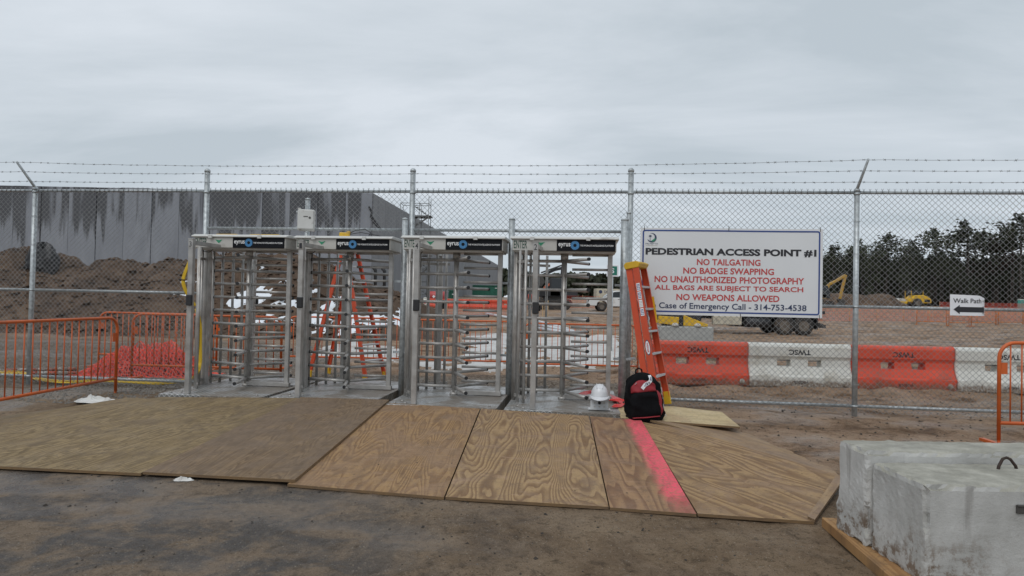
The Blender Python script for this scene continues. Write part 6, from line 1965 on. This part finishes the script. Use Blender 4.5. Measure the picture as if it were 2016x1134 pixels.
# orange safety fences
def safety_fence(p0, p1, h, label, m=NETRED, nr=9):
    p0, p1 = Vector(p0), Vector(p1)
    t = thing('safety_fence', label, 'safety fence', (0, 0, 0), 0, 'orange safety net fences across the site')
    n = max(2, int((p1 - p0).length / 2.4))
    P = []
    for k in range(n + 1):
        p = p0.lerp(p1, k / n); p.z = float(Hs(p.x, p.y)); P.append(p)
        MB().tube([p - Vector((0, 0, 0.1)), p + Vector((0, 0, h + 0.12))], 0.025, 6).build('post', LATH, t)
    b = MB()
    for r_i in range(nr):
        z = 0.08 + (h - 0.1) * r_i / (nr - 1)
        b.tube([p + Vector((0, -0.03, z)) for p in P], 0.010, 3, 0, False)
    nv = int((p1 - p0).length / 0.18)
    for k in range(nv):
        f = k / nv * n; i = min(n - 1, int(f)); p = P[i].lerp(P[i + 1], f - i)
        b.tube([p + Vector((0, -0.03, 0.08)), p + Vector((0, -0.03, h - 0.02))], 0.006, 3, 0, False)
    o = b.build('net', m, t); o['kind'] = 'stuff'
    return t
a, b_ = og(1560, 633), og(1830, 634)
safety_fence(a, b_, 0.95, 'long orange safety net fence in the distance left of the walk path notice')
a2 = og(2060, 634)
safety_fence(b_ + Vector((0.1, 0.4, 0)), a2, 0.95, 'orange safety net fence in the distance behind the walk path notice')
a, b_ = px3(1850, 612, 96.0), px3(2060, 612, 96.0)
safety_fence(a, b_, 1.0, 'farthest red safety net fence at the foot of the pines', nr=16)
a, b_ = px3(1114, 600, 70.0), px3(1180, 600, 70.0)
safety_fence(a, b_, 1.3, 'orange safety net fence left of the white pickup')
a, b_ = px3(1020, 600, 64.0), px3(1062, 600, 64.0)
safety_fence(a, b_, 1.2, 'orange safety net fence left of the black excavator')
a, b_ = og(1018, 622), og(880, 626)
safety_fence(b_, a, 0.9, 'orange safety net fence behind turnstile 4 under the distant barriers')
a, b_ = og(818, 708), og(902, 700)
# low brown spoil strip of the far excavation
def berm(name, p0, p1, wdt, h, label, seed, m=MOUND):
    p0, p1 = Vector(p0), Vector(p1)
    d = (p1 - p0); L = d.length; d.normalize(); s = Vector((-d.y, d.x, 0))
    nu, nv = max(20, int(L / 0.35)), 12
    U = np.linspace(0, 1, nu); Vv = np.linspace(-1, 1, nv)
    UU, VV = np.meshgrid(U, Vv)
    x = p0.x + d.x * L * UU + s.x * VV * wdt; y = p0.y + d.y * L * UU + s.y * VV * wdt
    prof = np.clip(1 - VV ** 2, 0, 1) * np.clip(np.minimum(UU, 1 - UU) * 6, 0, 1)
    z = Hs(x, y) - 0.05 + prof * h * (0.5 + fbm(x * 0.5, y * 0.5, 4, seed))
    o = np_mesh(name, np.stack([x, y, z], -1).reshape(-1, 3), grid_quads(nu, nv), m, True)
    return tag(o, label, 'earth berm', kind='structure')
a, b_ = px3(1585, 600, 104.0), px3(1775, 600, 104.0)
berm('spoil_bank', a, b_, 5, 2.0, 'low spoil bank beside the far roller', 610)
a, b_ = px3(1595, 600, 150.0), px3(2090, 600, 150.0)
# truck behind the board, yellow beam and block
Yk = 34.0
kx = px3(1300, 640, Yk).x
tr2 = thing('flatbed_truck', 'dark flatbed truck standing mostly hidden behind the board sign', 'truck', (kx, Yk, float(Hs(kx + 4, Yk))))
MB().box((4.2, 0, 0.85), (7.4, 0.9, 0.22)).box((4.6, -0.9, 0.98), (6.2, 0.15, 0.16)).box((4.6, 0.9, 0.98), (6.2, 0.15, 0.16)).build('chassis', PLANTDARK, tr2)
MB().box((5.0, 0, 1.16), (5.8, 2.4, 0.16)).build('flatbed', PLANTDARK, tr2)
MB().prism([(-0.2, 0.6), (1.8, 0.6), (1.8, 2.6), (0.4, 2.6), (-0.1, 1.7)], -1.15, 1.15).build('cab', PLANTDARK, tr2, bevel=0.06)
MB().box((3.05, -1.1, 0.68), (1.42, 0.3, 0.44)).build('tool_box', BEIGE, tr2, bevel=0.03)
MB().tube([(4.0, -0.9, 0.62), (5.2, -0.9, 0.62)], 0.27, 14).build('fuel_cylinder', PLANTDARK, tr2)
MB().box((4.6, 0.2, 0.62), (1.9, 1.4, 0.5)).build('under_frame', BLACK, tr2, bevel=0.04)
MB().box((6.4, 0.0, 0.72), (1.7, 1.5, 0.45)).build('axle_housing', BLACK, tr2, bevel=0.04)
MB().box((7.55, -0.85, 0.72), (0.05, 0.6, 0.8)).box((7.55, 0.85, 0.72), (0.05, 0.6, 0.8)).build('mud_flap', BLACK, tr2)
MB().bar((7.4, 0, 0.75), (8.3, -0.1, 0.5), 0.14, 0.14).box((8.25, -0.1, 0.45), (0.3, 0.3, 0.16)).build('tow_hitch', DARKSTEEL, tr2)
for x in (0.75, 5.95, 6.9):
    for y in (-0.98, 0.98): wheel(tr2, x, y, 0.48, 0.49, 0.3)
Yq = 26.0
q0, q1 = px3(1299, 672, Yq), px3(1405, 672, Yq)
fb = MB().box(((q0.x + q1.x) / 2, Yq + 0.35, 0.28), (q1.x - q0.x, 0.7, 0.60)).build('concrete_block', CONC, None, bevel=0.03)
tag(fb, 'distant grey concrete block under the yellow lifting beam', 'concrete block')
yb = thing('lifting_beam', 'yellow steel lifting beam resting on the distant concrete block', 'lifting beam', (q0.x, Yq + 0.2, 0.585))
yk = Yq / FPX
MB().prism([(-0.02, 0.10), (0.75, 0.03), (0.78, 0.36), (-0.02, 0.40)], -0.1, 0.1).build('left_arm', YELLOW, yb, bevel=0.02)
MB().prism([(0.95, 0.02), (1.9, -0.0), (1.92, 0.10), (1.2, 0.36), (0.95, 0.46)], -0.1, 0.1).build('right_arm', YELLOW, yb, bevel=0.02)
MB().box((0.865, 0, 0.22), (0.17, 0.12, 0.44)).build('joint', BLACK, yb)
MB().lathe([(0.16, 0), (0.12, 0.1), (0.03, 0.14)], 12, 0, (0.62, -0.1, 0.0)).lathe([(0.16, 0), (0.12, 0.1), (0.03, 0.14)], 12, 0, (1.5, -0.1, 0.0)).build('shackle', HOODGREY, yb)

# wooden laths, pipes, black pipes, green sign, worker
for i, (px_, lab) in enumerate(((1068.5, 'raw wooden lath, leftmost of three together'), (1072.5, 'raw wooden lath, middle of three together'), (1078, 'raw wooden lath, rightmost of three together'))):
    p = og(px_, 625); h = 0.98 + 0.1 * i
    o = MB().bar((0, 0, -0.1), (0.02 * (i - 1), 0, h), 0.05, 0.02).build('wooden_lath', LATH)
    o.location = p; tag(o, lab, 'lath', 'wooden laths in the mud')
for i, (a, b_, lab) in enumerate((((1050, 636), (1118, 650), 'pale plastic pipe lying in the mud, uppermost of the heap'), ((1052, 643), (1132, 657), 'pale plastic pipe in the middle of the heap'), ((1050, 649), (1146, 664), 'lowest pale plastic pipe of the heap behind turnstile 2'), ((958, 621), (1003, 628), 'farthest pale plastic pipe seen behind turnstile 4'))):
    p0_, p1_ = og(*a), og(*b_); p0_.z += 0.09 + 0.02 * (3 - i); p1_.z += 0.08
    o = MB().tube([p0_, p1_], 0.085, 10).build('plastic_pipe', PVC); tag(o, lab, 'pipe', 'pale plastic pipes lying in the mud')
for px_, yt_, lab in ((738, 526, 'left of two short black pipes standing before the grey wall'), (756, 528, 'right of two short black pipes standing before the grey wall')):
    Yp = 43.0
    a = pt(px_ - 2, yt_, Yp); b_ = pt(px_ + 1, 572, Yp)
    o = MB().tube([(b_.x, Yp, float(Hs(b_.x, Yp)) - 0.2), (b_.x - 0.02, Yp, a.z - 0.2), (a.x - 0.05, Yp, a.z)], 0.11, 12).build('black_pipe', BLACKPIPE); tag(o, lab, 'pipe', 'black pipes before the wall')
gs = pt(1206, 533, 20.0); gg = float(Hs(gs.x, 20.0))
sn = thing('safety_sign', 'small green sign with a white border on a post behind turnstile 2', 'sign', (gs.x, 20.0, gg))
MB().box((0, 0, gs.z - gg), (0.36, 0.02, 0.36)).build('border', PAPER, sn, bevel=0.008)
MB().box((0, -0.012, gs.z - gg), (0.27, 0.006, 0.27)).build('panel', SIGNGREEN, sn)
MB().text('S', (-0.05, -0.018, gs.z - gg - 0.075), (1, 0, 0), (0, 0, 1), 0.10, 0.15, 0, 0.02).build('letter', PAPER, sn)
MB().tube([(0, 0.03, -0.2), (0, 0.03, gs.z - gg + 0.15)], 0.03, 8).build('post', GALV, sn)
wk = thing('person', 'worker in a yellow hard hat and orange vest behind turnstile 2', 'person', (0, 0, 0))
wp_ = pt(1043, 600, 58.0); wk.location = (wp_.x, 58.0, float(Hs(wp_.x, 58.0))); wk.rotation_euler = (0, 0, R(20))
vs_ = [(0, 0, 0.95), (0, 0.01, 1.2), (0, 0.0, 1.42), (0, -0.01, 1.52), (0, -0.02, 1.64), (0, -0.02, 1.72),
       (0.19, 0.01, 1.40), (0.25, 0.0, 1.14), (0.24, -0.12, 0.92), (-0.19, 0.01, 1.40), (-0.25, 0.02, 1.14), (-0.25, -0.08, 0.92),
       (0.10, 0, 0.88), (0.12, -0.02, 0.48), (0.13, 0.03, 0.08), (0.13, -0.12, 0.04), (-0.10, 0, 0.88), (-0.12, 0.01, 0.48), (-0.13, 0.05, 0.08), (-0.13, -0.10, 0.04)]
ed_ = [(0, 1), (1, 2), (2, 3), (3, 4), (4, 5), (2, 6), (6, 7), (7, 8), (2, 9), (9, 10), (10, 11), (0, 12), (12, 13), (13, 14), (14, 15), (0, 16), (16, 17), (17, 18), (18, 19)]
rd_ = [.15, .15, .15, .06, .095, .09, .07, .05, .035, .07, .05, .035, .095, .07, .05, .045, .095, .07, .05, .045]
me = bpy.data.meshes.new('body'); me.from_pydata(vs_, ed_, []); me.materials.append(PLANTDARK)
bo2 = bpy.data.objects.new('body', me); col.objects.link(bo2); bo2.parent = wk
bo2.modifiers.new('skin', 'SKIN'); bo2.modifiers.new('sub', 'SUBSURF').render_levels = 1
for i, v_ in enumerate(me.skin_vertices[0].data): v_.radius = (rd_[i], rd_[i] * 0.85)
me.skin_vertices[0].data[0].use_root = True
MB().lathe([(0.17, 0.98), (0.185, 1.15), (0.20, 1.36), (0.10, 1.47)], 14, 0, (0, 0, 0), 1.05, 0.82).build('vest', PLASTORANGE, wk)
MB().lathe([(0.115, 1.70), (0.118, 1.73), (0.105, 1.79), (0.06, 1.84), (0.01, 1.85)], 14, 0, (0, -0.02, 0)).box((0, -0.15, 1.71), (0.15, 0.09, 0.012)).build('hard_hat', YELLOW, wk)
MB().lathe([(0.05, 1.56), (0.085, 1.62), (0.085, 1.70)], 12, 0, (0, -0.028, 0)).build('face', mat('skin tone', (0.35, 0.2, 0.14), 0.6), wk)
bn = px3(2010, 600, 100.0)
tb3 = thing('portable_toilet', 'teal portable toilet far off at the right edge of the view', 'toilet', (bn.x, 100.0, float(Hs(bn.x, 100.0))))
MB().box((0, 0, 0.75), (0.62, 0.6, 1.5)).build('body', mat('teal plastic', (0.06, 0.33, 0.28), 0.5), tb3, bevel=0.04)
MB().box((0, -0.31, 0.7), (0.42, 0.03, 1.15)).build('door', mat('teal door', (0.05, 0.26, 0.22), 0.5), tb3)
MB().prism([(-0.33, 1.5), (0.33, 1.5), (0.2, 1.62), (-0.2, 1.62)], -0.32, 0.32).build('roof', PLASTWHITE, tb3)
